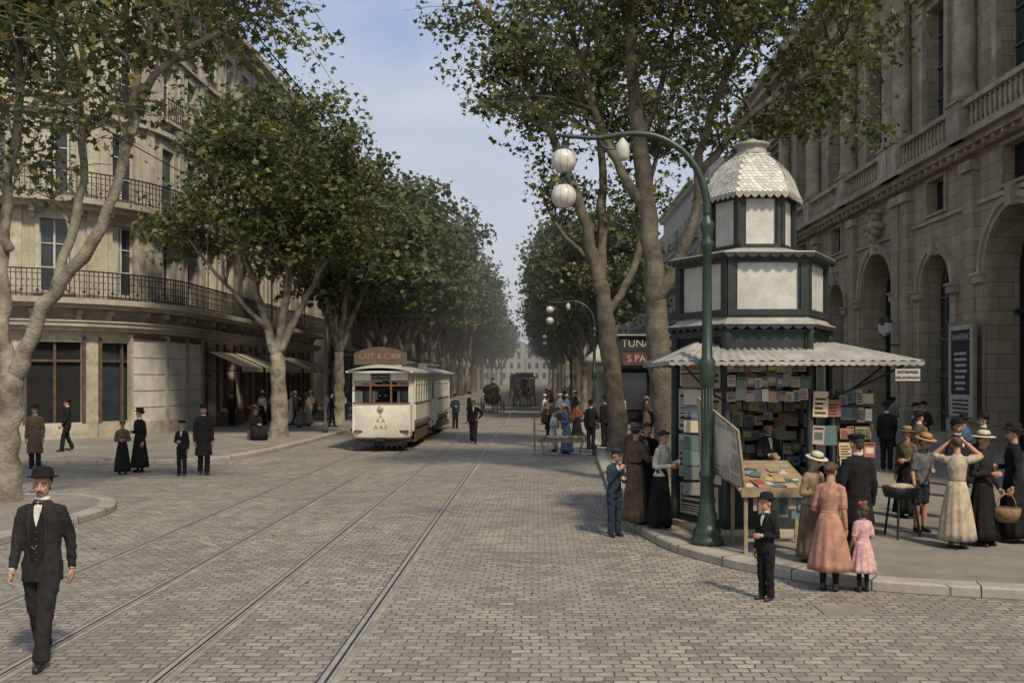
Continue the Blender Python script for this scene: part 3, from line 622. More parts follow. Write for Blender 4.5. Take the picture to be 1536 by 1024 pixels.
def left_building():
    mb=MB(); ops=[];wins=[]
    floors=[(6.0,8.9),(10.0,12.7),(14.1,16.5),(17.7,19.5)]
    bay=2.75; us=[]
    u=2.0
    while u<UL1-1.4: us.append(u); u+=bay
    for u in us:
        for k,(a,b) in enumerate(floors):
            ops.append((u-.55,u+.55,a,b)); wins.append((u-.55,u+.55,a,b,k))
    gops=[]
    st=Lseg+arcL
    for i,u in enumerate(us):
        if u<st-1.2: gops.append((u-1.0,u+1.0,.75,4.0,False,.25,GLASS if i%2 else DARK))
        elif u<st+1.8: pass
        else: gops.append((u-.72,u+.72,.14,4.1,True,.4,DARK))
    opening_wall(mb,mpL,0,UL1,5.3,20.6,ops,WL,.28,.7)
    opening_wall(mb,mpL,0,UL1,0,5.3,gops,WLT,.25,.7)
    for i,(a,b,c,d,k) in enumerate(wins):
        sty=R.choice(['glass','half','shut','open','open']) if k<3 else R.choice(['glass','shut'])
        if a>Lseg+2 and k<2 and sty=='open': sty=R.choice(['shut','half'])
        win(mb,mpL,a,b,c,d,.28,sty,WLT,SHUTW,True,k==0)
    for o in gops:
        if not o[4]:
            uc=(o[0]+o[1])/2
            mb.mbox(mpL,o[0]-.12,o[0],.13,4.2,0,.1,WOODB); mb.mbox(mpL,o[1],o[1]+.12,.13,4.2,0,.1,WOODB); mb.mbox(mpL,uc-.05,uc+.05,.75,4.0,-.22,-.1,WOODB); mb.mbox(mpL,o[0],o[1],3.2,3.3,-.22,-.1,WOODB)
            mb.mbox(mpL,o[0]-.15,o[1]+.15,.13,.7,0,.14,WLT,.5)
        else:
            uc=(o[0]+o[1])/2; mb.mbox(mpL,uc-.04,uc+.04,.15,4.0,-.36,-.25,WOODB); mb.mbox(mpL,o[0],o[1],2.6,2.7,-.36,-.25,WOODB)
            mb.mbox(mpL,o[0]-.2,o[0],.13,4.3,0,.12,WOODB); mb.mbox(mpL,o[1],o[1]+.2,.13,4.3,0,.12,WOODB)
    for a,b in((st-2.9,st-1.0),(st-.7,st+1.1),(st+1.5,st+3.0)):
        mb.mbox(mpL,a,b,.7,4.15,.12,.2,SHUTW,.5); mb.mbox(mpL,a-.12,a,.13,4.4,.0,.24,WLT); mb.mbox(mpL,b,b+.12,.13,4.4,.0,.24,WLT); mb.mbox(mpL,a,b,.13,.7,.0,.22,WLT,.5)
        for q in(1.3,2.0,2.7,3.4): mb.mbox(mpL,a,b,q,q+.02,.2,.215,SHUT,.5)
        mb.mbox(mpL,a,b,4.15,4.3,.1,.25,WOODB,.5)
    mb.mbox(mpL,0,UL1,4.45,4.62,.0,.35,WLT,.6); mb.mbox(mpL,0,UL1,4.62,4.8,.0,.55,AWN,.6); mb.mbox(mpL,0,UL1,4.8,4.86,0,.62,WLT,.6)
    mb.mbox(mpL,0,UL1,5.5,5.72,.0,.95,WLT,.6); mb.mbox(mpL,0,UL1,5.34,5.5,0,.7,WLT,.6)
    railing(mb,mpL,0,UL1,5.72,1.05,.88,.6)
    mb.mbox(mpL,0,st+2,9.5,9.72,.0,.85,WLT,.6); mb.mbox(mpL,0,st+2,9.3,9.5,0,.55,WLT,.6); railing(mb,mpL,0,st+2,9.72,1.0,.78,.6)
    mb.mbox(mpL,st+2,UL1,9.5,9.68,0,.2,WLT)
    for u in us:
        for v in(5.0,9.0):
            if v>6 and u>st+2: continue
            for s in(-1,1):
                mb.mbox(mpL,u+s*.8-.09,u+s*.8+.09,v-.1,v+.32,0,.3,WLT); mb.mbox(mpL,u+s*.8-.09,u+s*.8+.09,v+.1,v+.3,.3,.5,WLT)
        mb.mbox(mpL,u-.75,u+.75,13.78,13.9,.0,.45,WLT); railing(mb,mpL,u-.72,u+.72,13.9,.9,.4,None,.2)
    for q in us[:-1]: mb.mbox(mpL,q+bay/2-.22,q+bay/2+.22,5.75,20.2,0,.1,WLT,.3)
    mb.mbox(mpL,0,UL1,13.2,13.4,.0,.25,WLT,.6); mb.mbox(mpL,0,UL1,16.95,17.1,.0,.2,WLT,.6)
    mb.mbox(mpL,0,UL1,20.2,20.5,.0,.45,WLT,.6); mb.mbox(mpL,0,UL1,20.5,20.8,.0,.85,WLT,.6)
    for u in(st+5.8,st+9.9,st+14,st+18.1,st+22.2):
        P_=[mpL(u-1.8,3.9,.15),mpL(u+1.8,3.9,.15),mpL(u+1.8,3.1,1.9),mpL(u-1.8,3.1,1.9),mpL(u+1.8,2.85,1.9),mpL(u-1.8,2.85,1.9)]
        mb.add((P_,[(0,1,2,3),(3,2,4,5)]),AWN)
        for s in(-1.8,1.8): mb.mbox(mpL,u+s-.02,u+s+.02,2.9,2.94,.05,1.9,IRON)
        mb.mbox(mpL,u-1.2,u+1.2,.13,.85,.5,1.1,WOODB); 
        for k in range(10):
            c=mpL(u-1.1+k*.24,.92,.8); mb.add(ell(c,(.2,.12,.12),8,6),R.choice([TAN,STRAW,CREAM,RED]),True)
    pts=[mpL(UL1*i/60,0,-.55)[:2] for i in range(61)]+[(-34,69+8),( -48.5,60)]
    n=len(pts)
    V=[(x,y,0) for x,y in pts]+[(x,y,20.75) for x,y in pts]
    Fc=[(i,(i+1)%n,n+(i+1)%n,n+i) for i in range(n)]+[tuple(range(n,2*n))]
    mb.add((V,Fc),WL)
    ro=[mpL(UL1*i/60,20.8,-.1) for i in range(61)]; ri=[mpL(UL1*i/60,23,-1.6) for i in range(61)]
    mb.add((ro+ri,[(i,i+1,62+i,61+i) for i in range(60)]+[tuple(range(61,122))]),M('slate_roof',(.12,.125,.13),None,3,.7))
    mb.obj('corner_apartment_building')
left_building()
def street_building(name,mp,U0,U1,H,wall,trim,bay,fl,seed):
    rr=random.Random(seed); mb=MB(); ops=[];W=[]
    n=int((U1-U0)/bay); b0=(U1-U0)/n
    for i in range(n):
        u=U0+(i+.5)*b0
        for k in range(int((H-5)/fl)):
            v=5.1+k*fl; ops.append((u-.55,u+.55,v,v+fl*.66)); W.append(ops[-1]+(k,))
        ops.append((u-b0*.36,u+b0*.36,.4,3.9,False,.3,DARK if rr.random()<.6 else GLASS))
    opening_wall(mb,mp,U0,U1,0,H,ops,wall,.28)
    for a,b,c,d,k in W: win(mb,mp,a,b,c,d,.28,rr.choice(['shut','open','glass','half']),trim,SHUTW,True,k==0)
    for v,w in((4.4,.5),(4.9,.25),(H-.5,.5),(H-.2,.8)): mb.mbox(mp,U0,U1,v,v+.22,0,w,trim)
    mb.mbox(mp,U0+.1,U1-.1,3.9,4.35,.0,.2,rr.choice([WOODB,SHUTW,REDB,SHUT]))
    for k in range(1,int((H-5)/fl)): 
        v=5.1+k*fl-.2; mb.mbox(mp,U0+.3,U1-.3,v-.12,v,0,.6,trim); railing(mb,mp,U0+.3,U1-.3,v,.95,.55,None,.3)
    mb.mbox(mp,U0,U1,0,H,-12,-.5,wall)
    mb.mbox(mp,U0+.1,U1-.1,H+.02,H+2,-11,-1.0,MATS['slate_roof'])
    mb.obj(name)
mpl=lambda u,v,w:(-16.5+w,u,v)
y=76.0
for i,(L,H) in enumerate([(18,19),(22,20.5),(20,18),(26,21),(24,19),(30,20),(30,18),(40,20)]):
    street_building('apartment_building',mpl,y,y+L-.1,H,[W3,WL][i%2],WLT,2.9,3.6,i); y+=L
XR=15.0
mpr=lambda u,v,w:(XR-w,u,v)
def opera():
    mb=MB(); ops=[];U0,U1=13.0,66.0
    bays=[(17.6,'n'),(23.4,'w'),(29.2,'w'),(35.0,'n'),(41.1,'w'),(46.6,'n'),(52.4,'w'),(58.2,'n'),(63,'n')]
    A=[]
    for u,t in bays:
        hw=1.9 if t=='w' else 1.25; top=8.0 if t=='w' else 7.2
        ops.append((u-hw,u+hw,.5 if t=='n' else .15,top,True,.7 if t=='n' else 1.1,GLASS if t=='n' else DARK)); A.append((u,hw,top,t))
        if abs(u-41.1)>1: ops.append((u-.75,u+.75,8.8,10.0,False,.35,DARK))
    opening_wall(mb,mpr,U0,U1,0,10.6,ops,WR,.35,None,GLASS)
    for u,hw,top,t in A:
        vs=top-hw
        n=18
        for (ra,rb,w0,w1) in((hw+.02,hw+.22,0,.10),(hw+.22,hw+.42,0,.17)):
            V=[];Fc=[]
            for i in range(n+1):
                a=pi*i/n
                for r,w in((ra,0),(ra,w1),(rb,w1),(rb,0)): V.append(mpr(u-r*math.cos(a),vs+r*math.sin(a),w))
            for i in range(n):
                for j in range(3): q=i*4+j; Fc.append((q,q+4,q+5,q+1))
            mb.add((V,Fc),WRT)
        mb.mbox(mpr,u-.2,u+.2,top-.05,top+.62,0,.28,WRT)
        for s in(-1,1):
            a=u+s*(hw+.32)
            mb.mbox(mpr,a-.3,a+.3,vs-.35,vs-.08,0,.24,WRT); mb.mbox(mpr,a-.34,a+.34,vs-.08,vs+.0,0,.30,WRT)
            mb.mbox(mpr,a-.24,a+.24,.14,vs-.35,0,.12,WR); mb.mbox(mpr,a-.3,a+.3,.13,1.1,0,.2,WRT)
        if t=='n':
            for du_ in(-.6,0,.6): mb.mbox(mpr,u+du_-.035,u+du_+.035,.5,top-.35,-.67,-.6,SHUT)
            for v in(1.2,2.6,4.0,5.6): mb.mbox(mpr,u-hw,u+hw,v,v+.07,-.67,-.59,SHUT)
        else:
            mb.mbox(mpr,u-hw,u+hw,4.7,4.85,-1.07,-.9,IRON)
            for du_ in(-.9,0,.9): mb.mbox(mpr,u+du_-.03,u+du_+.03,.15,4.7,-1.07,-1.0,IRON)
            for du_ in(-1.2,-.6,0,.6,1.2): mb.add(tube([mpr(u+du_*.15,4.85,-1.0),mpr(u+du_,4.85+math.sqrt(max(0,hw*hw-du_*du_))*.95+1.0,-1.0)],.025,5),SHUT)
        if abs(u-41.1)>1: 
            for a,b,c,d in((u-.93,u-.75,8.75,10.15),(u+.75,u+.93,8.75,10.15),(u-.75,u+.75,10.0,10.15),(u-.98,u+.98,8.66,8.75)): mb.mbox(mpr,a,b,c,d,0,.08,WRT)
    u=41.1
    for (dv,du_,r) in((0,0,.5),(.35,.35,.28),(.35,-.35,.28),(-.3,.45,.25),(-.3,-.45,.25),(.65,0,.25),(0,.6,.22),(0,-.6,.22),(-.5,.0,.3),(.55,.75,.16),(.55,-.75,.16),(-.1,.85,.18),(-.1,-.85,.18)):
        c=mpr(u+du_,9.2+dv,.15); mb.add(ell(c,(.3,r*.8,r*.75),10,8),WRT,True)
    pil=[20.4,26.3,32.0,37.55,38.5,43.9,49.5,55.3,60.8,65.5]
    for p in pil:
        mb.mbox(mpr,p-.45,p+.45,.13,1.3,0,.4,WRT); mb.mbox(mpr,p-.36,p+.36,1.3,9.9,0,.26,WR); mb.mbox(mpr,p-.44,p+.44,9.6,9.95,.0,.36,WRT)
        mb.mbox(mpr,p-.5,p+.5,10.6,11.9,.0,.75,WRT); mb.mbox(mpr,p-.56,p+.56,11.9,12.0,0,.82,WRT)
        c=mpr(p,0,.32); mb.add(lathe([(.46,12.0),(.46,12.25),(.38,12.35),(.36,12.6),(.34,16),(.31,18.2),(.36,18.3),(.46,18.7),(.5,18.9)],16,(c[0],c[1],0)),WRT,True)
        mb.mbox(mpr,p-.55,p+.55,18.9,19.1,0,.8,WRT)
    for v0,v1,w in((10.2,10.38,.3),(10.38,10.6,.5),(10.6,10.78,.72)): mb.mbox(mpr,U0,U1,v0,v1,0,w,WRT)
    for a,b in zip([U0]+pil,pil+[U1]): 
        if b-a>1.2: mb.mbox(mpr,a+.38,b-.38,8.42,8.56,0,.09,WRT)
    k=int((U1-U0)/.32)
    for i in range(k):
        u=U0+.16+i*.32
        if i%2==0: mb.mbox(mpr,u-.07,u+.07,10.22,10.37,.3,.46,WRT)
    prof=[(.07,0),(.07,.05),(.045,.1),(.085,.3),(.075,.42),(.04,.6),(.055,.72),(.07,.76),(.07,.82)]
    for i in range(k):
        u=U0+.16+i*.32
        if any(abs(u-p)<.62 for p in pil): continue
        c=mpr(u,10.88,.5); mb.add(lathe(prof,8,c),WRT,True)
    for a,b in zip([U0]+pil,pil+[U1]):
        if b-a>1.2: mb.mbox(mpr,a+.5,b-.5,10.78,10.9,.36,.64,WRT); mb.mbox(mpr,a+.5,b-.5,11.68,11.86,.34,.66,WRT)
    ops=[]
    for u,t in bays: ops.append((u-.95,u+.95,12.0,16.6,t=='w',.5,GLASS)); 
    opening_wall(mb,mpr,U0,U1,10.6,22.5,ops,WR,.5)
    for o in ops:
        uc=(o[0]+o[1])/2; mb.mbox(mpr,uc-.05,uc+.05,12,16.4,-.47,-.4,SHUT)
        for v in(13.2,14.4,15.6): mb.mbox(mpr,o[0],o[1],v,v+.06,-.47,-.41,SHUT)
        for s,a in((-1,o[0]),(1,o[1])): mb.mbox(mpr,min(a,a+s*.3),max(a,a+s*.3),12.0,16.9,0,.16,WRT)
        mb.mbox(mpr,o[0]-.45,o[1]+.45,17.1,17.3,0,.45,WRT); mb.mbox(mpr,o[0]-.3,o[1]+.3,16.9,17.1,0,.25,WRT)
        V=[mpr(o[0]-.5,17.3,.4),mpr(o[1]+.5,17.3,.4),mpr(uc,18.2,.4),mpr(o[0]-.5,17.3,0),mpr(o[1]+.5,17.3,0),mpr(uc,18.2,0)]
        mb.add((V,[(0,1,2),(0,2,5,3),(1,2,5,4)]),WRT)
    for v0,v1,w in((19.1,19.5,.55),(19.5,20.4,.3),(20.4,20.8,.8),(20.8,21.2,1.15),(22.3,22.6,.3)): mb.mbox(mpr,U0,U1,v0,v1,0,w,WRT)
    mb.mbox(mpr,U0,U1,0,22.4,-20,-1.8,WR)
    mb.mbox(mpr,U0-.0,U0+.3,0,22.4,-1.8,-.001,WR)
    mb.obj('arcaded_theatre_building')
opera()
y=66.4
for i,(L,H) in enumerate([(20,19),(24,21),(22,18.5),(28,20),(30,19),(30,21),(60,19)]):
    street_building('apartment_building',mpr,y,y+L-.1,H,[WR,W3][i%2],WRT if i%2==0 else WLT,2.9,3.6,i+20); y+=L
mb=MB()
for i in range(10):
    x=-40+i*9; h=R.uniform(12,20); mb.add(bx(x,x+8.8,330,345,0,h),W3)
    for k in range(3):
        for j in range(4): mb.add(bx(x+1+k*2.6,x+2+k*2.6,329.9,329.95,2+j*3.6,4+j*3.6),GLASS)
mb.obj('distant_buildings')
# ---------------------------------------------------------------- trees
def mesh_obj(name,V,groups,mats,loc):
    V=np.asarray(V,dtype=np.float32); me=bpy.data.meshes.new(name)
    me.vertices.add(len(V)); me.vertices.foreach_set('co',V.ravel())
    loops=[];starts=[];mi=[];sm=[];s=0
    for arr,m,smooth in groups:
        arr=np.asarray(arr,dtype=np.int32); n,k=arr.shape
        loops.append(arr.ravel()); starts.append(s+np.arange(n)*k); s+=n*k; mi.append(np.full(n,m)); sm.append(np.full(n,smooth))
    L=np.concatenate(loops); S=np.concatenate(starts)
    me.loops.add(len(L)); me.loops.foreach_set('vertex_index',L.astype(np.int32)); me.polygons.add(len(S)); me.polygons.foreach_set('loop_start',S.astype(np.int32))
    me.polygons.foreach_set('material_index',np.concatenate(mi).astype(np.int32)); me.polygons.foreach_set('use_smooth',np.concatenate(sm).astype(bool))
    for m in mats: me.materials.append(m)
    me.update(calc_edges=True); me.validate()
    o=bpy.data.objects.new(name,me); o.location=loc; COL.objects.link(o); return o
LOBE=[]
for i,(a,r) in enumerate([(-90,.35),(-50,.75),(-20,.5),(12,1.0),(42,.5),(90,1.15),(138,.5),(168,1.0),(200,.5),(230,.75)]):
    LOBE.append((math.cos(math.radians(a))*r,math.sin(math.radians(a))*r))
QUAD=[(-.6,-.8),(.75,-.5),(.55,.85),(-.7,.6)]
def tree(name,loc,limbs,vols,nc,nl,ls,seed,shape,leafmat,sig=(.6,.6,.36),minz=3.0,bark=BARK):
    rr=np.random.RandomState(seed); rd=random.Random(seed)
    V=[];F4=[];F3=[]; nodes=[]
    def addt(g):
        o=len(V); V.extend(g[0])
        for q in g[1]: (F4 if len(q)==4 else F3).append([i+o for i in q])
    for pts,r0,r1 in limbs:
        n=len(pts); rad=[r0+(r1-r0)*(i/(n-1)) for i in range(n)]
        p,r=cat(pts,rad,5); 
        for q in range(1,len(p)-1):
            p[q]=p[q]+Vector((rd.uniform(-1,1),rd.uniform(-1,1),0))*.05; r[q]*=rd.uniform(.93,1.1)
        if pts[0][2]<.3: r[0]*=1.5; r[1]*=1.15
        addt(tube(p,r,12))
        for a,b in zip(p,r):
            if a.z>minz: nodes.append((a,b))
    tot=sum(v[3]*v[4]*v[5] for v in vols); C=[]
    for v in vols:
        m=max(3,int(nc*v[3]*v[4]*v[5]/tot))
        for _ in range(m):
            d=rr.normal(size=3); d/=np.linalg.norm(d); q=rr.rand()**.42
            C.append(np.array(v[:3])+d*q*np.array(v[3:6]))
    NP=np.array([tuple(a) for a,b in nodes])
    LP=[]
    for c in C:
        dd=np.linalg.norm(NP-(c-np.array([0,0,.8])),axis=1); i=int(dd.argmin()); a,ra=nodes[i]
        e=Vector(c); dist=(e-a).length
        m1=a.lerp(e,.35)+Vector((rd.uniform(-.1,.1),rd.uniform(-.1,.1),.05))*dist; m2=a.lerp(e,.7)+Vector((rd.uniform(-.08,.08),rd.uniform(-.08,.08),.08))*dist
        r0=min(ra*.6,.02+.014*dist)
        addt(tube(cat([a,m1,m2,e],None,2),[r0*(1-.13*k) for k in range(7)],5))
        k=int(nl*rd.uniform(.45,1.45)); g=rr.normal(size=(k,3)); gl=np.linalg.norm(g,axis=1)[:,None]; g=g*np.minimum(1,1.75/np.maximum(gl,.01))
        s3=np.array(sig)*rd.uniform(.6,1.2)
        LP.append(g*s3+c)
        # a few hanging sprays with their own twigs
        for _ in range(3):
            t_=rr.normal(size=3)*s3*1.1; t_[2]=t_[2]*.7-.1; e2=c+t_
            addt(tube([tuple(m2),tuple((np.array(tuple(m2))+e2)/2+np.array([0,0,.08])),tuple(e2)],[.014,.009,.004],4))
            kk=max(3,k//12); tt=rr.rand(kk,1)*.7+.3; LP.append(np.array(tuple(m2))*(1-tt)+e2*tt+rr.normal(size=(kk,3))*.12)
        k2=k//5; t=rr.rand(k2,1); LP.append(np.array(tuple(m2))*(1-t)+c*t+rr.normal(size=(k2,3))*.2)
    LP=np.concatenate(LP); n=len(LP)
    nz=rr.normal(size=(n,3))*.75+np.array([0,0,.75]); nz/=np.linalg.norm(nz,axis=1)[:,None]
    t=rr.normal(size=(n,3)); t-=nz*(t*nz).sum(1)[:,None]; t/=np.linalg.norm(t,axis=1)[:,None]; b=np.cross(nz,t)
    s=ls*(.5+.8*rr.rand(n))[:,None]
    k=len(shape); LV=np.zeros((n,k,3))
    for j,(x,y_) in enumerate(shape): LV[:,j,:]=LP+t*s*x+b*s*y_-nz*s*.25*abs(x)
    base=len(V); allV=np.concatenate([np.array([tuple(v) for v in V]),LV.reshape(-1,3)])
    LF=(np.arange(n*k)+base).reshape(n,k)
    return mesh_obj(name,allV,[(F4,0,True),(F3,0,True),(LF,1,False)],[bark,leafmat],loc)
tree('plane_tree',(3.2,22,PV),[
 ([(0,0,-.2),(-.15,0,1.5),(-.37,0,3.8),(-.55,.1,6.2),(-.8,.2,8.2),(-1.05,.3,11.4),(-1.1,.3,13.5)],.33,.10),
 ([(-.4,0,4.2),(.1,-.2,5.2),(.5,-.3,6.3),(.65,-.5,8.0),(1.5,-.8,10.2),(2.3,-1,12.5)],.16,.05),
 ([(-.6,.1,6.4),(-1.3,.2,7.6),(-1.9,.5,9.2),(-2.4,.6,11)],.13,.05),
 ([(.6,-.4,7.2),(1.6,-.2,8.4),(3.0,.1,9.5),(4.3,.3,10.6)],.10,.035),
 ([(-.75,.2,8),(-.2,.5,9.5),(.3,.9,11.5)],.1,.04)],
 [(2.3,-.2,10.6,3.3,3,2.4),(3.9,0,9.1,1.8,1.8,1.4),(-1.2,.3,11.0,2.6,2.5,2.0),(-2.6,.3,9.0,1.7,1.6,1.1),(.9,.2,8.1,1.1,1.3,.7),(.5,0,12.5,3.6,3,1.5)],
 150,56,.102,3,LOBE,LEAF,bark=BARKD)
tree('plane_tree',(2.7,31,PV),[
 ([(0,0,-.2),(-.1,0,2),(-.35,0,4.0),(-.6,.1,5.6)],.33,.25),
 ([(-.6,.1,5.4),(-1.2,.1,8.0),(-2.2,-.2,10.4),(-3.4,-.4,12.8),(-4.8,-.4,15)],.21,.07),
 ([(-.55,.1,5.4),(-.5,.3,8.2),(-.6,.4,11.5),(-.7,.4,15)],.2,.06),
 ([(-.4,0,4.4),(.5,.2,6.0),(1.0,.3,8.5),(1.8,.3,11.5)],.15,.05),
 ([(-.7,.1,6.2),(-1.9,.4,7.4),(-2.6,.5,8.8)],.1,.04)],
 [(-2.9,0,12.4,2.2,2.2,1.9),(-1.2,0,13.5,2.8,2.6,2.4),(-1.9,.4,9.2,1.5,1.6,1.1),(1.2,.2,11.5,2.6,2.4,2.6),(-4.6,-.3,14.4,1.8,1.6,1.3),(.1,.3,8.3,1.5,1.5,1.1)],
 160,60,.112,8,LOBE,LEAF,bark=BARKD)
tree('plane_tree',(-10.5,18.5,PV),[
 ([(0,0,-.2),(0,0,1.2),(.1,0,2.5)],.28,.22),
 ([(.1,0,2.4),(-.15,.1,3.6),(-.1,.1,5.4),(.25,.0,8.2),(.4,0,11)],.16,.05),
 ([(.1,0,2.4),(.45,-.1,3.1),(1.0,-.2,4.1),(2.0,-.3,5.4),(2.6,-.3,7.4),(2.8,-.3,8.8),(3.6,-.5,10.5)],.17,.05),
 ([(1.05,-.2,4.2),(1.4,.1,6.0),(1.45,.1,8),(1.4,0,11)],.1,.04),
 ([(.0,.1,5),(-1.2,.3,7),(-2.6,.3,9)],.1,.04),
 ([(2.7,-.3,8.0),(4.0,-.4,9.0),(5.6,-.5,9.7)],.08,.03)],
 [(1.6,-.2,9.9,3.6,2.4,1.5),(5.0,-.4,9.6,1.8,1.6,.9),(-.8,.2,7.6,1.5,1.6,.9),(-1.5,.2,10,2.4,2.4,1.8),(2.4,0,8.0,1.6,1.4,.8),(.6,0,6.4,.6,.7,.4)],
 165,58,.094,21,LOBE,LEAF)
tree('plane_tree',(-10.6,38.4,PV),[
 ([(0,0,-.2),(0,0,1.6),(-.1,0,3.4)],.36,.28),
 ([(-.1,0,3.3),(-.8,.1,5.5),(-1.6,.2,8.2),(-2.2,.3,11.5)],.2,.05),
 ([(-.1,0,3.3),(.3,.1,5.8),(.4,.1,9),(.5,.2,13)],.2,.06),
 ([(0,0,3.4),(1.0,-.1,5.4),(2.2,-.3,7.6),(3.4,-.4,10)],.17,.05),
 ([(-.4,0,4.4),(-2,-.5,6.2),(-3.4,-.8,8)],.12,.04)],
 [(.1,0,10.6,4.0,4.2,4.0),(-3.6,0,8.7,1.9,2.2,1.6),(3.0,0,9.2,2.3,2.4,2.2),(.8,0,7.6,2.8,2.8,1.3),(-1.5,0,12.6,2.2,2.2,1.8)],
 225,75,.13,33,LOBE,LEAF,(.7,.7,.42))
base=[]
for i in range(4):
    rd=random.Random(50+i); sx=1 if i<2 else .8
    limbs=[([(0,0,-.2),(.05,0,1.8),(rd.uniform(-.2,.2),0,3.8)],.32,.24)]
    for k in range(5):
        a=k*1.26+rd.uniform(-.3,.3); d=rd.uniform(2.2,3.6)
        limbs.append(([(0,0,3.7),(math.cos(a)*d*.35,math.sin(a)*d*.35,6),(math.cos(a)*d*.8,math.sin(a)*d*.8,9),(math.cos(a)*d,math.sin(a)*d,12)],.17,.04))
    vols=[(0,0,10.3,4.6*sx,4.6,4.0),(1.8+rd.uniform(-.5,.5),1,8.6,3.2*sx,3.2,2.1),(-2,-.8,9.0,3*sx,3.2,2.3),(1,-1.5,12.2,2.6*sx,2.6,1.8+rd.uniform(0,.8)),(-1.2,1.8,12.8,2.2,2.4,1.8)]
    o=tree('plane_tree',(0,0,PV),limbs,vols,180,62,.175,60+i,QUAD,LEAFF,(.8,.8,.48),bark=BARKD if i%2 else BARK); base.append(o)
used=[False]*4
def place(i,x,y,rot,s):
    if not used[i]: o=base[i]; used[i]=True
    else:
        o=bpy.data.objects.new('plane_tree',base[i].data); COL.objects.link(o)
    o.location=(x,y,PV); o.rotation_euler[2]=rot; o.scale=(s*R.uniform(.9,1.1),s*R.uniform(.9,1.1),s*R.uniform(.95,1.08))
for k,y in enumerate([49.5,60,70.5,81,92,103,114,126,138,151,165,180,197,216,240,270]):
    place(k%4,-10.2+R.uniform(-.3,.3),y,R.uniform(0,6),R.uniform(.98,1.14)+(.08 if y>60 else 0))
for k,y in enumerate([57,68,79,90,101,112,124,136,148,162,178,196,215,240,270]):
    place((k+1)%4,3.6+R.uniform(-.3,.3),y,R.uniform(0,6),R.uniform(.86,1.02)+(.12 if y>75 else 0))
# fallen leaves along kerbs and around trunks
V=[];Fc=[]
def fl(x,y,z):
    a=R.uniform(0,6.3); s=R.uniform(.03,.055); o=len(V); tx=R.uniform(-.3,.3)
    for (lx,ly) in LOBE: V.append((x+s*(lx*math.cos(a)-ly*math.sin(a)),y+s*(lx*math.sin(a)+ly*math.cos(a)),z+.012+abs(lx)*s*.3+lx*s*tx*.2))
    Fc.append(tuple(range(o,o+10)))
for p,q in zip(rl[:-1],rl[1:]):
    if p.y<60 and p.x<14:
        for _ in range(int((q-p).length*4)):
            c=p.lerp(q,R.random()); n=Vector((-(q-p).y,(q-p).x,0)).normalized(); c=c+n*(.05+abs(R.gauss(0,.16))); fl(c.x,c.y,.0)
for cx,cy_,z in((3.2,22,PV),(-10.5,18.5,PV),(-10.6,38.4,PV),(2.7,31,PV)):
    for _ in range(60): 
        a=R.uniform(0,6.3); r=.5+abs(R.gauss(0,1.1)); 
        if abs(r)<2.0: fl(cx+abs(r*math.cos(a))*(1 if cx>0 else -1),cy_+r*math.sin(a),z+.004)
for _ in range(50): fl(R.uniform(-8,2),R.uniform(10,40),0.0)
mb=MB(); mb.add((V,Fc),LEAF); mb.obj('fallen_leaves')
# ---------------------------------------------------------------- text
def text(s,size,mat,loc,rot,name='lettering',parent=None,align='CENTER'):
    cu=bpy.data.curves.new(name,'FONT'); cu.body=s; cu.size=size; cu.align_x=align; cu.align_y='CENTER'; cu.extrude=.003
    o=bpy.data.objects.new(name,cu); COL.objects.link(o); cu.materials.append(mat); o.location=loc; o.rotation_euler=rot
    if parent: o.parent=parent
    return o
# ---------------------------------------------------------------- lamp post
def street_lamp(x,y):
    mb=MB()
    mb.add(lathe([(.24,0),(.25,.06),(.22,.1),(.2,.16),(.21,.2),(.16,.26),(.14,.34),(.15,.42),(.12,.5),(.105,.7),(.1,.95),(.12,1.0),(.12,1.05),(.095,1.1),(.085,1.6),(.08,2.3),(.11,2.36),(.11,2.42),(.125,2.46),(.11,2.6),(.125,2.7),(.08,2.76),(.072,3.6),(.066,4.35),(.10,4.4),(.10,4.45),(.075,4.5),(.085,4.62),(.105,4.68),(.105,4.74),(.06,4.8),(.055,4.9)],20),GREEN,True)
    for j in range(10):
        a=j*2*pi/10; mb.add(tube([(.085*math.cos(a),.085*math.sin(a),1.12),(.078*math.cos(a),.078*math.sin(a),2.3)],.009,5),GREEN,True)
    arc,rd=cat([(0,0,4.85),(-.02,0,5.15),(-.13,0,5.5),(-.38,0,5.82),(-.75,0,6.02),(-1.15,0,6.06),(-1.6,0,6.0),(-2.0,0,6.02),(-2.22,0,6.05)],[.06,.06,.056,.05,.047,.042,.036,.03,.022],4)
    mb.add(tube(arc,rd,10),GREEN,True)
    mb.add(tube(cat([(-1.0,0,6.02),(-1.2,0,5.85),(-1.5,0,5.85),(-1.6,0,5.98)],None,4),.014,6),GREEN,True)
    mb.add(tube([(-2.12,0,6.04),(-2.12,0,5.1)],.012,6),IRON)
    for z in(5.66,5.14):
        mb.add(ell((-2.12,0,z),.185,24,16),GLOBE,True); mb.add(lathe([(.03,.24),(.06,.2),(.1,.17),(.11,.14)],12,(-2.12,0,z)),GREEN,True); mb.add(lathe([(.05,-.2),(.03,-.22),(.01,-.24)],10,(-2.12,0,z)),GREEN,True)
        for a in range(5):
            pa=[(-2.12+.187*math.cos(t)*math.cos(a*pi/5),.187*math.cos(t)*math.sin(a*pi/5),z+.187*math.sin(t)) for t in [q*2*pi/24 for q in range(25)]]
            mb.add(tube(pa,.0022,4),GREY)
    mb.add(lathe([(.02,.3),(.05,.26),(.1,.2),(.1,.0),(.07,-.03)],10,(-1.25,0,5.7)),KWHITE,True)
    mb.obj('street_lamp',(x,y,PV))
street_lamp(2.52,13.8); street_lamp(2.75,44.5); street_lamp(2.75,75)
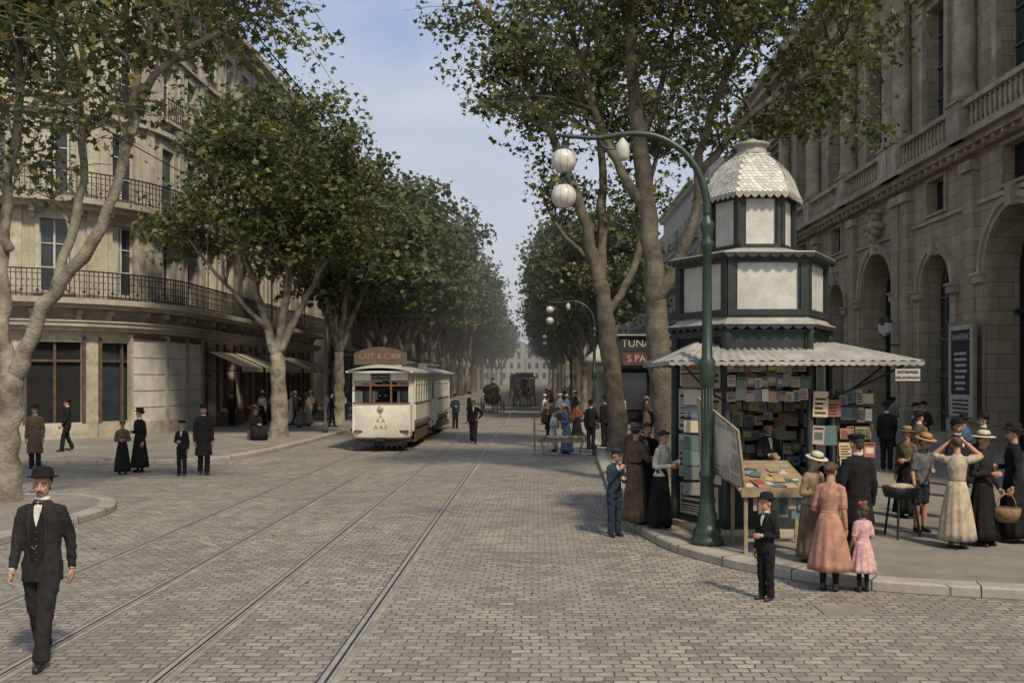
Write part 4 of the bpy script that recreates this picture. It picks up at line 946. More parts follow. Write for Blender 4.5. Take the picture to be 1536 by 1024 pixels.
mb=MB(); mb.add(lathe([(.12,0),(.12,.3),(.07,.5),(.055,3),(.05,5.2),(.07,5.25),(.03,5.4)],12),GREY,True); mb.add(tube([(0,0,5.2),(1.0,0,5.35)],.02,6),IRON); mb.obj('tram_wire_pole',(-9.4,41.5,PV))
mb=MB()
def wire(a,b,sag=.25):
    a=Vector(a);b=Vector(b); mb.add(tube([a.lerp(b,t/8)-Vector((0,0,sag*4*(t/8)*(1-t/8))) for t in range(9)],.009,4),IRON)
for x in(-5.42,-2.55):
    for y in range(-20,200,20): wire((x,y,5.8),(x,y+20,5.8),.1)
wire((-9.4,41.5,5.4),(2.75,44.5,5.9)); wire((-16,30,9.5),(-5.42,40,5.85)); wire((-9.4,41.5,5.35),(-16.3,46,7))
mb.obj('tram_wires')
# ---------------------------------------------------------------- kiosk
def kiosk():
    root=bpy.data.objects.new('newspaper_kiosk',None); COL.objects.link(root)
    C=(3.62,15.7); Rr=1.3; hx=[(C[0]+Rr*math.cos(i*pi/3),C[1]+Rr*math.sin(i*pi/3)) for i in range(6)]
    mb=MB()
    mb.add(lathe([(1.42,0),(1.42,.1),(1.36,.1)],6,(C[0],C[1],PV)),WRT)
    for x,y in hx: mb.add(lathe([(.09,0),(.09,.4),(.06,.45),(.055,3.1),(.09,3.3)],10,(x,y,PV)),KGREEN,True)
    def face(i,z0,z1,mat,inset=.02,fr=.07,r=None,fm=KGREEN):
        rr_=r or Rr; a=Vector((C[0]+rr_*math.cos(i*pi/3),C[1]+rr_*math.sin(i*pi/3),0)); b=Vector((C[0]+rr_*math.cos((i+1)*pi/3),C[1]+rr_*math.sin((i+1)*pi/3),0))
        t=(b-a).normalized(); nrm=Vector((t.y,-t.x,0)); L=(b-a).length
        T=Matrix(((t.x,nrm.x,0,a.x),(t.y,nrm.y,0,a.y),(0,0,1,0),(0,0,0,1)))
        mb.add(bx(0.0,L,-.05,-inset,z0,z1),mat,False,T)
        for q in((.0,fr*1.2,z0,z1),(L-fr*1.2,L,z0,z1),(fr*1.2,L-fr*1.2,z0,z0+fr),(fr*1.2,L-fr*1.2,z1-fr,z1)): mb.add(bx(q[0],q[1],-inset,.03,q[2],q[3]),fm,False,T)
        g=fr*1.2
        for q in((g,g+.03,z0+fr,z1-fr),(L-g-.03,L-g,z0+fr,z1-fr)): mb.add(bx(q[0],q[1],-inset,.012,q[2],q[3]),IRON,False,T)
        return T,L
    for i in(1,2): face(i,PV+.1,3.3,KWHITE)
    T,L=face(3,PV+.1,3.3,KGREEN)
    for (u0,u1,z0,z1) in((.12,.6,.95,1.65),(.65,1.18,.9,1.6),(.12,.6,1.72,2.4),(.65,1.18,1.68,2.35),(.15,.7,2.45,2.95),(.75,1.15,2.42,2.9),(.15,1.1,.35,.85)):
        mb.add(bx(u0,u1,-.02,.005,z0,z1),PAPER if R.random()<.6 else MAG,False,T)
        zz=z0+.05
        while zz<z1-.08:
            h=R.choice([.02,.02,.03,.07]); mb.add(bx(u0+.04,u1-.04-R.random()*.15,.005,.009,zz,zz+h*.7),PRINT if R.random()<.8 else MAG,False,T); zz+=h+.02
    for j in range(9):
        mb.add(bx(2.28+R.uniform(-.02,.02),2.6+R.uniform(-.03,.02),14.52-.006*j,14.524-.006*j,.75+j*.24+R.uniform(-.03,.03),.96+j*.24),MAG)
    T,L=face(0,PV+.1,1.1,KGREEN)
    for i in(4,5): face(i,PV+.1,.95,KGREEN); 
    for i in range(6): face(i,3.0,3.34,KGREEN,.02,.04)
    def covers(x0,x1,y,zb,hmin,hmax,wmin=.1,wmax=.2,tilt=-.15):
        x=x0
        while x<x1-.1:
            w=R.uniform(wmin,wmax); h=R.uniform(hmin,hmax); z=zb+R.uniform(-.02,.03); yy=y-R.uniform(0,.06)
            T=Matrix.Translation((x,yy,z))@Matrix.Rotation(tilt+R.uniform(-.08,.08),4,'X')@Matrix.Rotation(R.uniform(-.07,.07),4,'Y')
            mb.add(bx(0,w,0,.008,0,h),MAG,False,T)
            q=R.random()
            if q<.45: mb.add(bx(w*.15,w*.85,-.003,0,h*.25,h*.65),MAG,False,T); mb.add(bx(w*.1,w*.9,-.003,0,h*.8,h*.9),PRINT,False,T)
            elif q<.8:
                for kk in range(4): mb.add(bx(w*.12,w*(.6+.3*R.random()),-.003,0,h*(.12+.18*kk),h*(.2+.18*kk)),PRINT,False,T)
            x+=w*R.uniform(.75,1.15)
    for s in range(9):
        z=1.12+s*.225
        if s%2==0: mb.add(bx(2.72,4.5,15.5,15.62,z-.03,z),WOODB)
        covers(2.78,4.4,15.5,z,.14,.25)
    mb.add(bx(2.72,4.55,15.64,15.7,PV+.1,3.3),DARK)
    mb.add(bx(4.4,4.46,14.9,15.6,PV+.1,3.2),DARK)
    for s in range(7):
        z=.9+s*.3
        for j in range(5):
            T=Matrix.Translation((4.36,14.75+j*.17,z+R.uniform(-.03,.03)))@Matrix.Rotation(-pi/2,4,'Z'); mb.add(bx(-.15,0,0,.01,0,R.uniform(.18,.27)),MAG,False,T)
    for zz,y0 in((2.66,14.5),(2.44,14.47),(2.22,14.52)): covers(2.95,4.25,y0,zz,.15,.22,.1,.17,.05)
    covers(4.28,4.75,14.5,2.0,.25,.4,.16,.24,.0); covers(4.28,4.7,14.55,1.55,.25,.4,.16,.24,.0)
    for j in range(12):
        x=2.98+R.random()*.8; z=R.uniform(.4,.8); mb.add(bx(x,x+R.uniform(.1,.2),13.1-.004*j,13.103-.004*j,z,z+R.uniform(.12,.26)),MAG)
    def slope(x0,x1,ya,za,yb,zb,th,mat): mb.add(([(x0,ya,za),(x1,ya,za),(x1,yb,zb),(x0,yb,zb),(x0,ya,za-th),(x1,ya,za-th),(x1,yb,zb-th),(x0,yb,zb-th)],BF),mat)
    slope(2.85,3.9,13.0,1.0,14.55,1.3,.05,WOODL); mb.add(bx(2.85,3.9,12.97,13.0,.93,1.06),WOODL)
    for x in(2.9,3.1,3.8,3.86): mb.add(bx(x,x+.05,13.03,13.08,PV,1.0),WOODL)
    mb.add(bx(2.9,3.85,13.04,13.07,.3,.34),WOODL)
    mb.add(bx(2.9,2.95,13.9,13.95,PV,1.1),WOODL); mb.add(bx(3.85,3.9,13.9,13.95,PV,1.1),WOODL)
    for i in range(34):
        x=R.uniform(2.92,3.78); ya=R.uniform(13.06,14.25); a=R.uniform(-.4,.4); w=R.uniform(.06,.1); h=R.uniform(.08,.13); lay=.006+i*.0006
        mb.add(([(x+dx*math.cos(a)-dy*math.sin(a),ya+dx*math.sin(a)+dy*math.cos(a),1.0+(ya+dx*math.sin(a)+dy*math.cos(a)-13)*.1935+lay) for dx,dy in((-w,-h),(w,-h),(w,h),(-w,h))],[(0,1,2,3)]),MAG)
    a=Vector((2.5,14.3,0));b=Vector((2.92,13.1,0))
    V=[(a.x,a.y,1.25),(b.x,b.y,1.0),(b.x-.1,b.y,1.85),(a.x-.05,a.y,2.3)]
    V2=[(p[0]+.03,p[1]+.012,p[2]) for p in V]
    mb.add((V+V2,BF),WOODL)
    def pt(s,t,d=0):
        p=(Vector(V[0]).lerp(Vector(V[1]),s)).lerp(Vector(V[3]).lerp(Vector(V[2]),s),t); return (p.x-d,p.y-d*.3,p.z)
    mb.add(([pt(.05,.05,.004),pt(.95,.05,.004),pt(.95,.95,.004),pt(.05,.95,.004)],[(0,1,2,3)]),PAPER)
    mb.add(([(x+.045,y+.012,z) for x,y,z in(pt(.05,.05),pt(.95,.05),pt(.95,.95),pt(.05,.95))],[(0,1,2,3)]),PAPER)
    for k in range(22):
        for c in range(4):
            s0=.08+c*.22; t0=.08+k*.04
            if R.random()<.85: mb.add(([pt(s0,t0,.008),pt(s0+.19,t0,.008),pt(s0+.19,t0+.018,.008),pt(s0,t0+.018,.008)],[(0,1,2,3)]),GREY); mb.add(([(x+.06,y+.012,z) for x,y,z in(pt(s0,t0),pt(s0+.19,t0),pt(s0+.19,t0+.018),pt(s0,t0+.018))],[(0,1,2,3)]),GREY)
    for s in range(7):
        z=.55+s*.27
        mb.add(bx(4.75,5.25,14.7,14.76,z-.03,z),WOODB); covers(4.76,5.26,14.68,z,.16,.24)
    for x in(4.73,5.25): mb.add(bx(x,x+.04,14.7,14.78,PV,2.4),WOODB)
    mb.add(bx(4.77,5.25,14.78,14.8,.5,2.35),DARK)
    outer=[(1.98,13.95),(5.8,13.95),(5.8,17.4),(1.98,17.4)]; inner=[(2.55,14.9),(4.75,14.9),(4.75,16.6),(2.55,16.6)]
    for i in range(4):
        o0,o1=Vector(outer[i]),Vector(outer[(i+1)%4]); i0,i1=Vector(inner[i]),Vector(inner[(i+1)%4]); n=int((o1-o0).length/.03); V=[];Fc=[]
        for k in range(n+1):
            t=k/n; po=o0.lerp(o1,t); pi_=i0.lerp(i1,t); dz=.013*math.sin(k*pi/2.5)
            V+=[(po.x,po.y,2.84+dz),(pi_.x,pi_.y,3.14+dz)]
        for k in range(n): Fc.append((2*k,2*k+2,2*k+3,2*k+1))
        mb.add((V,Fc),ZINC,True)
        m=int((o1-o0).length/.11)
        for k in range(m):
            p=o0.lerp(o1,k/m);q=o0.lerp(o1,(k+1)/m);mm=p.lerp(q,.5); c1=p.lerp(q,.15);c2=p.lerp(q,.85)
            mb.add(([(p.x,p.y,2.83),(q.x,q.y,2.83),(q.x,q.y,2.79),(c2.x,c2.y,2.775),(mm.x,mm.y,2.765),(c1.x,c1.y,2.775),(p.x,p.y,2.79)],[(0,1,2,3,4,5,6)]),ZINC)
    mb.add(([(x,y,3.13) for x,y in inner],[(0,1,2,3)]),ZINC)
    mb.add(bx(2.0,5.78,13.97,14.0,2.79,2.82),KGREEN); mb.add(bx(2.0,5.78,17.35,17.38,2.79,2.82),KGREEN)
    for y in(14.2,14.8,15.4,16,16.6,17.2): mb.add(bx(2.05,5.75,y,y+.04,2.79,2.82),WOODB)
    for (x0,y0,x1,y1) in((4.92,15.7,5.7,15.3),(4.27,14.57,5.6,14.1),(2.97,14.57,2.2,14.1)):
        mb.add(tube(cat([(x0,y0,2.2),((x0*2+x1)/3,(y0*2+y1)/3,2.35),((x0+2*x1)/3,(y0+2*y1)/3,2.55),(x1,y1,2.8)],None,4),.018,6),IRON,True)
    def scallop(r0,r1,z0,z1,mat,drop=.1,nper=7):
        for i in range(6):
            A0=Vector((C[0]+r0*math.cos(i*pi/3),C[1]+r0*math.sin(i*pi/3)));A1=Vector((C[0]+r0*math.cos((i+1)*pi/3),C[1]+r0*math.sin((i+1)*pi/3)))
            for k in range(nper):
                p=A0.lerp(A1,k/nper);q=A0.lerp(A1,(k+1)/nper);pts=[]
                for s in range(7): c=p.lerp(q,s/6); pts.append((c.x,c.y,z0-.02-drop*math.sin(pi*s/6)))
                mb.add(([(p.x,p.y,z0+.01)]+pts+[(q.x,q.y,z0+.01)],[tuple(range(9))]),mat)
        mb.add(lathe([(r0,z0),(r0-.02,z0+.03),((r0+r1)/2,(z0+z1)/2-.02),(r1,z1)],6,(C[0],C[1],0)),ZINC)
    scallop(1.42,1.22,3.42,3.58,KGREEN,.06,8)
    mb.add(lathe([(1.15,3.1),(1.15,3.45)],6,(C[0],C[1],0)),KGREEN)
    for i in range(6): face(i,3.58,4.56,KWHITE,.03,.10,1.26)
    mb.add(lathe([(1.27,4.5),(1.38,4.58)],6,(C[0],C[1],0)),KGREEN)
    scallop(1.42,.74,4.6,4.76,KGREEN,.06,8)
    for i in range(6): face(i,4.76,5.68,KWHITE,.02,.07,.70)
    for i in range(6):
        x,y=C[0]+.71*math.cos(i*pi/3),C[1]+.71*math.sin(i*pi/3); mb.add(lathe([(.045,4.76),(.04,4.9),(.04,5.6),(.06,5.68)],8,(x,y,0)),KGREEN,True)
    scallop(.86,.80,5.68,5.72,ZINC,.06,7)
    prof=[(.84,5.7),(.79,5.80),(.75,5.93),(.69,6.07),(.61,6.2),(.50,6.32),(.37,6.42),(.27,6.47)]
    mb.add(lathe(prof,6,(C[0],C[1],0)),ZINC)
    rows=14
    def rad(z):
        for (r0,z0),(r1,z1) in zip(prof[:-1],prof[1:]):
            if z0<=z<=z1: return r0+(r1-r0)*(z-z0)/(z1-z0)
        return prof[-1][0]
    for rw in range(rows):
        z0=5.70+rw*.054; z1=z0+.085; ra=rad(z0)+.014; rb=rad(min(6.46,z1))+.004
        n=max(3,int(ra/.085))
        for i in range(6):
            for k in range(-0,n):
                off=.5*(rw%2)
                t0=(k+off)/n;t1=(k+1+off)/n
                if t1>1: t1=1
                def hp(t,r,z):
                    a=Vector((math.cos(i*pi/3),math.sin(i*pi/3)))*r;b=Vector((math.cos((i+1)*pi/3),math.sin((i+1)*pi/3)))*r;c=a.lerp(b,t); return (C[0]+c.x,C[1]+c.y,z)
                tm=(t0+t1)/2; mb.add(([hp(t0,rb,z1),hp(t0,ra*.6+rb*.4,z0*.6+z1*.4),hp(t0+(t1-t0)*.2,ra,z0+.012),hp(tm,ra+.002,z0),hp(t1-(t1-t0)*.2,ra,z0+.012),hp(t1,ra*.6+rb*.4,z0*.6+z1*.4),hp(t1,rb,z1)],[tuple(range(7))]),ROOFS)
    mb.add(lathe([(.29,6.45),(.31,6.5),(.25,6.52),(.25,6.63),(.31,6.65),(.29,6.69),(.12,6.74),(.05,6.78)],12,(C[0],C[1],0)),ZINC,True)
    mb.add(lathe([(.05,6.78),(.04,6.84),(.08,6.9),(.04,6.96),(.015,7.0),(.012,7.12),(.0,7.13)],10,(C[0],C[1],0)),IRON,True)
    mb.v=[(x,y,z if z<3.3 else 3.3+(z-3.3)*.945) for x,y,z in mb.v]
    mb.obj('kiosk_structure',parent=root)
    mb=MB(); mb.add(bx(5.35,5.72,13.92,13.935,2.54,2.72),PAPER); mb.obj('hanging_sign_board',parent=root)
    text('ENTREPRISE',.058,PRINT,(5.535,13.915,2.67),(pi/2,0,0),'sign_lettering',root); text('DES JOURNAUX',.05,PRINT,(5.535,13.915,2.59),(pi/2,0,0),'sign_lettering',root)
kiosk()
# ---------------------------------------------------------------- tram
def tram(name,x,y0,front=True):
    root=bpy.data.objects.new(name,None); COL.objects.link(root); root.location=(x,y0,0); mb=MB()
    W=1.06; L=7.2; p=1.25
    mb.add(bx(-W,W,p,L-p,.8,.9),WOODB)
    for s in(-1,1):
        xa,xb=sorted((s*W,s*(W-.06)))
        V=[(s*(W-.12),p,.72),(s*(W-.12),L-p,.72),(s*W,L-p,1.05),(s*W,p,1.05)]; mb.add((V,[(0,1,2,3)]),TW)
        mb.add(bx(xa,xb,p,L-p,1.05,1.62),TW); mb.add(bx(xa-.015*(s<0),xb+.015*(s>0),p,L-p,1.62,1.66),TB)
        mb.add(bx(xa,xb,p,L-p,2.5,2.78),TW)
        n=6; dy=(L-2*p)/n
        for i in range(n+1): y=p+i*dy; mb.add(bx(xa,xb,y-.05,y+.05,1.68,2.5),TW)
        mb.add(bx(xa+.02,xb-.02,p,L-p,2.28,2.33),TB)
        mb.add(bx(s*(W-.04)-.005,s*(W-.04)+.005,p,L-p,2.0,2.5),GLASS)
    for y in(p,L-p):
        mb.add(bx(-W+.07,-.4,y-.03,y+.03,.8,2.78),TW); mb.add(bx(.4,W-.07,y-.03,y+.03,.8,2.78),TW); mb.add(bx(-.4,.4,y-.03,y+.03,2.4,2.78),TW)
        mb.add(bx(-.85,-.5,y-.04,y-.035,1.65,2.35),GLASS); mb.add(bx(.5,.85,y-.04,y-.035,1.65,2.35),GLASS)
    for e in(0,1):
        def Y(v): return v if e==0 else L-v
        def bb(x0,x1,ya,yb,z0,z1,m): a,b=sorted((Y(ya),Y(yb))); mb.add(bx(x0,x1,a,b,z0,z1),m)
        bb(-.95,.95,.08,p,.66,.74,WOODB)
        n=12;V=[];Fc=[]
        for i in range(n+1):
            t=-1+2*i/n; xx=t*1.0; yy=.02+.22*abs(t)**3
            for z,o in((.46,.03),(.52,0),(1.66,0),(1.7,.015)): V.append((xx,Y(yy+o),z))
        for i in range(n):
            for j in range(3): q=i*4+j; Fc.append((q,q+4,q+5,q+1))
        mb.add((V,Fc),TW,True)
        V=[];Fc=[]
        for i in range(n+1):
            t=-1+2*i/n; xx=t*1.01; yy=.0+.22*abs(t)**3
            for z in(1.66,1.71): V.append((xx,Y(yy-.012),z))
            for z in(.45,.5): V.append((xx,Y(yy-.012),z))
        for i in range(n): Fc.append((4*i,4*i+4,4*i+5,4*i+1)); Fc.append((4*i+2,4*i+6,4*i+7,4*i+3))
        mb.add((V,Fc),TB,True)
        for s in(-1,1):
            x0,x1=sorted((s*1.0,s*.96)); bb(x0,x1,.24,.75,.52,1.66,TW)
            for yy in(.24,.75,p): bb(s*.98-.035,s*.98+.035,yy-.035,yy+.035,.66,2.75,TW)
        for xx in(-.36,.36): bb(xx-.03,xx+.03,.03,.09,1.7,2.75,TB)
        bb(-.95,.95,.02,.10,2.48,2.78,TW); bb(-.33,.33,-.02,.02,2.5,2.7,PRINT)
        bb(-.94,.94,.05,.09,2.28,2.33,TB)
        bb(-.93,.93,.3,.31,2.1,2.3,DARK)
        bb(-.9,.9,.12,.18,.2,.45,IRON)
        for k in range(9): bb(-.85+k*.2,-.81+k*.2,.08,.12,.12,.45,IRON)
        bb(-.15,.15,-.18,.1,.38,.5,IRON)
        bb(-.98,.98,.2,.9,.34,.42,WOODB)
        mb.add(lathe([(.0,-.06),(.09,-.05),(.11,0),(.09,.02)],12),STL,True,Matrix.Translation((0,Y(-.03),1.5))@Matrix.Rotation(pi/2,4,'X'))
    n=12;V=[];Fc=[];ys=[-.28,-.1,.4,L-.4,L+.1,L+.28]
    for y in ys:
        q=.9 if y in(ys[0],ys[-1]) else 1
        for i in range(n+1):
            t=-1+2*i/n; V.append((t*1.16*q,y,2.8+.22*(1-t*t)*(1 if q==1 else .5)))
    for a in range(len(ys)-1):
        for i in range(n): k=a*(n+1)+i; Fc.append((k,k+1,k+n+2,k+n+1))
    mb.add((V,Fc),ZINC,True)
    mb.add(bx(-1.16,1.16,-.2,L+.2,2.74,2.805),TW)
    mb.add(bx(-.55,.55,p,L-p,2.95,3.14),TW); mb.add(bx(-.62,.62,p-.1,L-p+.1,3.14,3.19),ZINC)
    for i in range(8):
        for s in(-.552,.548): mb.add(bx(s,s+.004,p+.2+i*.56,p+.55+i*.56,2.99,3.1),GLASS)
    mb.add(bx(-.8,.8,1.4,L-1.4,.42,.7),IRON)
    for s in(-.72,.72):
        for y in(L/2-.95,L/2+.95):
            T=Matrix.Translation((s,y,.41))@Matrix.Rotation(pi/2,4,'Y'); mb.add(lathe([(.08,-.07),(.08,-.05),(.3,-.03),(.34,-.05),(.40,-.05),(.40,.04),(.34,.05),(.3,.03),(.08,.05)],20),IRON,True,T)
        mb.add(bx(s-.05,s+.05,1.3,L-1.3,.28,.36),IRON)
    for s in(-1,1):
        mb.add(bx(s*.98-.02,s*.98+.02,1.6,L-1.6,.28,.7),WOODB)
        for y in(.78,L-1.2): mb.add(bx(min(s*.98,s*1.12),max(s*.98,s*1.12),y,y+.42,.3,.34),WOODB)
    if front:
        mb.add(tube([(0,3.4,3.2),(0,3.6,3.5),(0,6.5,5.75)],[.06,.03,.015],6),IRON)
        n=14;V=[]
        for i in range(n+1): t=-1+2*i/n; V.append((t*.92,-.02,3.02)); V.append((t*.92,-.02,3.42+.22*(1-t*t)))
        for i in range(n+1): t=-1+2*i/n; V.append((t*.92,.02,3.02)); V.append((t*.92,.02,3.42+.22*(1-t*t)))
        o=2*(n+1); Fc=[(2*i,2*i+2,2*i+3,2*i+1) for i in range(n)]+[(o+2*i,o+2*i+2,o+2*i+3,o+2*i+1) for i in range(n)]+[(2*i+1,2*i+3,o+2*i+3,o+2*i+1) for i in range(n)]
        mb.add((V,Fc),BOARD); 
        for s in(-.7,.7): mb.add(tube([(s,.02,3.3),(s,.5,2.95)],.012,5),IRON)
    mb.obj('tram_body',parent=root)
    if front:
        text('LAIT & CIRIE',.27,OCHRE,(0,-.03,3.3),(pi/2,0,0),'roof_board_lettering',root); text('GARE PRADO',.11,PAPER,(0,-.03,2.6),(pi/2,0,0),'destination_lettering',root)
        for s,z in(('2',1.3),('A A',1.12),('A A S',.9)): text(s,.2,GOLD,(0,-.01,z-.03),(pi/2,0,0),'dash_lettering',root)
tram('tram',-5.42,32.4); tram('tram_trailer',-5.42,40.2,False)
# ---------------------------------------------------------------- horses & carriages
def horse(name,x,y,yaw,sc=1.0):
    mb=MB(); g=[tube(*cat([(0,.75,1.28),(0,.55,1.25),(0,.1,1.2),(0,-.35,1.22),(0,-.62,1.3)],[.2,.27,.27,.27,.2],3),14),
      tube(*cat([(0,-.5,1.35),(0,-.8,1.62),(0,-1.02,1.88)],[.19,.13,.1],3),10),
      tube(*cat([(0,-.95,1.92),(0,-1.15,1.85),(0,-1.4,1.6)],[.10,.10,.06],3),10)]
    for s in(-1,1):
        g.append(tube([(s*.05,-.98,1.98),(s*.06,-.97,2.1)],[.03,.01],6))
        g.append(tube(*cat([(s*.13,-.5,1.15),(s*.13,-.5+.05*s,.85),(s*.13,-.52-.08*s,.55),(s*.13,-.5-.02*s,.15),(s*.13,-.54,.03)],[.12,.08,.055,.04,.06],3),8))
        g.append(tube(*cat([(s*.14,.62,1.2),(s*.14,.52-.05*s,.9),(s*.14,.76,.58),(s*.14,.68+.06*s,.18),(s*.14,.64+.06*s,.03)],[.17,.12,.06,.042,.06],3),8))
    mb.add(fuse(g,.035,2),HORSE,True)
    mb.add(tube(*cat([(0,.85,1.35),(0,.98,1.1),(0,.95,.6)],[.03,.06,.03],3),8),HAIRB,True); mb.add(tube([(0,-.5,1.58),(0,-.75,1.78),(0,-.95,2.0)],[.03,.04,.03],6),HAIRB,True)
    mb.add(lathe([(.2,-.04),(.26,-.03),(.26,.03),(.2,.04)],14),WOODB,True,Matrix.Translation((0,-.55,1.38))@Matrix.Rotation(1.0,4,'X'))
    o=mb.obj(name,(x,y,0),yaw); o.scale=(sc,sc,sc); return o
def wheel(mb,x,y,r,w=.06):
    T=Matrix.Translation((x,y,r))@Matrix.Rotation(pi/2,4,'Y')
    pa=[(r*.95*math.cos(t),r*.95*math.sin(t),0) for t in [q*2*pi/24 for q in range(25)]]
    mb.add(tube(pa,w*.5,6),WOODB,True,T); mb.add(lathe([(.05,-.1),(.08,-.06),(.08,.06),(.05,.1)],10),IRON,True,T)
    for k in range(12): a=k*pi/6; mb.add(tube([(.05*math.cos(a),.05*math.sin(a),0),(r*.93*math.cos(a),r*.93*math.sin(a),0)],.018,5),WOODB,False,T)
def carriage(name,x,y,yaw,kind):
    mb=MB()
    if kind=='cab':
        for s in(-.75,.75): wheel(mb,s,.9,.55); wheel(mb,s,-.9,.42)
        mb.add(loft([(0,.4,.6,.45,.7),(0,.4,.8,.6,.9),(0,.4,1.25,.65,.95)],12),BLK,True)
        mb.add(ell((0,1.0,1.6),(.66,.5,.45),14,10),BLK,True); mb.add(bx(-.5,.5,-.9,-.4,.95,1.25),BLK); mb.add(bx(-.5,.5,-1.3,-.9,.6,.65),WOODB); mb.add(bx(-.03,.03,-1,1,.55,.6),IRON)
        for s in(-.35,.35): mb.add(tube([(s,-1,.7),(s,-2.9,1.1)],.03,6),WOODB)
    else:
        for s in(-.95,.95): wheel(mb,s,1.3,.6,.09); wheel(mb,s,-1.2,.5,.09)
        mb.add(bx(-.95,.95,-1.8,2.1,.85,1.6),TB); mb.add(bx(-.97,.97,-1.8,2.1,1.6,1.66),GOLD)
        for k in range(6):
            for s in(-.95,.9): mb.add(bx(s,s+.05,-1.8+k*.77,-1.72+k*.77,1.66,2.5),TB)
        for xx in(-.9,-.3,.3,.9): mb.add(bx(xx-.04,xx+.04,-1.82,-1.76,1.66,2.5),TB)
        mb.add(bx(-.9,.9,-1.7,2.0,1.7,2.45),GLASS); mb.add(bx(-1.1,1.1,-2.3,2.3,2.5,2.62),TAN); mb.add(bx(-.85,.85,-2.2,2.1,2.62,2.75),TB)
        mb.add(bx(-.8,.8,-1.6,1.9,2.75,2.98),GOLD); mb.add(bx(-.4,.4,-2.3,-1.8,1.3,1.7),WOODB)
        for s in(-.35,.35): mb.add(tube([(s,-1.8,.8),(s,-4.0,1.1)],.035,6),WOODB)
    mb.obj(name,(x,y,0),yaw)
carriage('horse_cab',-3.3,70,.15,'cab'); horse('carriage_horse',-3.0,67.6,.15)
carriage('horse_omnibus',-1.1,84,.0,'bus'); horse('omnibus_horse',-1.55,80.3,0); horse('omnibus_horse',-.65,80.3,.05)
carriage('horse_omnibus',-2.4,118,.0,'bus')
figure('coachman',-3.25,69.5,.75,1.7,.1,'man',BLK,BLK,'bowler',BLK,'fwd','fwd',0,lod=2)
figure('coachman',-1.1,82.1,1.0,1.7,.1,'man',BLK,BLK,'bowler',BLK,'fwd','fwd',0,lod=2)
mb=MB()
for z in(.45,.5): mb.add(bx(0,1.6,0,.06,z,z+.05),WOODL)
mb.add(bx(0,1.6,0,.5,.52,.56),WOODL)
for x in(.1,1.5):
    for s in(0,.45): mb.add(tube([(x,s,.52),(x+(.12 if x<1 else -.12),s,.0)],.02,5),WOODL)
for i in range(9): mb.add(ell((.2+i*.15,.2+R.uniform(-.1,.15),.6),(.1,.12,.07),8,6),R.choice([PAPER,TAN,CREAM]),True)
wheel(mb,1.85,.2,.28,.04)
mb.add(tube([(-.1,0,.0),(-.12,0,1.25)],.02,5),WOODL); mb.add(tube([(-.1,.5,.0),(-.12,.5,1.25)],.02,5),WOODL); mb.add(tube([(-.12,0,1.2),(-.12,.5,1.2)],.02,5),WOODL)
mb.obj('market_trestle',(.05,30.6,0),.05)
mb=MB(); mb.add(lathe([(.24,.62),(.27,.7),(.28,.78),(.26,.78),(.22,.74),(0,.74)],16),IRON,True)
for a in(0,2.1,4.2): mb.add(tube([(.2*math.cos(a),.2*math.sin(a),.66),(.3*math.cos(a),.3*math.sin(a),0)],.02,5),IRON)
mb.add(ell((0,0,.78),(.2,.2,.05),12,6),CREAM,True)
mb.obj('roasting_brazier',(5.62,14.4,PV))
mb=MB(); mb.add(lathe([(.14,0),(.19,.10),(.2,.2),(.185,.2),(.16,.1),(0,.05)],16),WICK,True); mb.add(tube([(.195*math.cos(t),0,.2+.2*math.sin(t)) for t in [q*pi/10 for q in range(11)]],.012,6),WICK,True); mb.obj('wicker_basket',(6.83,13.58,.50),.4)
mb=MB()
for du_,dz in((0,0),(.35,.1),(-.35,.1)):
    mb.add(lathe([(.05,-.3),(.13,-.25),(.17,.1),(.19,.12),(.05,.3),(.02,.36)],6,(14.15,37.9+du_,4.55+dz)),GLOBE)
    mb.add(lathe([(.18,.1),(.2,.13),(.06,.31),(.02,.38)],6,(14.15,37.9+du_,4.56+dz)),IRON)
mb.add(tube(cat([(14.72,37.9,3.9),(14.4,37.9,3.9),(14.2,37.9,4.1),(14.15,37.9,4.3)],None,3),.03,6),IRON,True); mb.add(tube([(14.15,37.45,4.3),(14.15,38.35,4.3)],.02,6),IRON)
mb.obj('wall_lantern')
mb=MB(); mb.mbox(mpr,30.9,32.9,1.1,4.5,.42,.5,WOODL); mb.mbox(mpr,31.05,32.75,1.25,4.35,.5,.52,PAPER); mb.mbox(mpr,31.2,32.6,2.0,4.2,.52,.53,PRINT)
for k in range(7): mb.mbox(mpr,31.4+R.random()*.2,32.4-R.random()*.2,2.15+k*.2,2.24+k*.2,.53,.535,PAPER)
for k in range(4): mb.mbox(mpr,31.3,32.5,1.35+k*.14,1.41+k*.14,.52,.525,PRINT)
pb=mb.obj('poster_board')
t_=text('TRANSENC',.3,PAPER,(XR-.545,31.9,3.95),(pi/2,0,-pi/2),'poster_lettering'); t_.parent=pb
mb=MB(); mb.add(bx(4.2,7.6,47.9,48.0,3.95,4.7),PRINT); mb.add(bx(4.4,7.6,47.8,47.9,3.2,3.85),REDB)
for x in(4.2,7.55): mb.add(bx(x,x+.08,47.92,48,PV,4.0),KGREEN)
mb.add(bx(4.1,7.7,47.7,50,4.7,4.78),ZINC)
mb.add(bx(4.3,7.5,48.5,50,PV,3.2),DARK); mb.add(bx(4.35,5.7,48.42,48.5,.9,2.8),GLASS); mb.add(bx(6.0,7.4,48.42,48.5,.9,2.8),GLASS)
sg=mb.obj('shop_kiosk')
text('TUNA MAR',.55,PAPER,(5.75,47.88,4.3),(pi/2,0,0),'sign_lettering',sg); text('S PALACE',.5,PAPER,(5.7,47.78,3.52),(pi/2,0,0),'sign_lettering',sg)
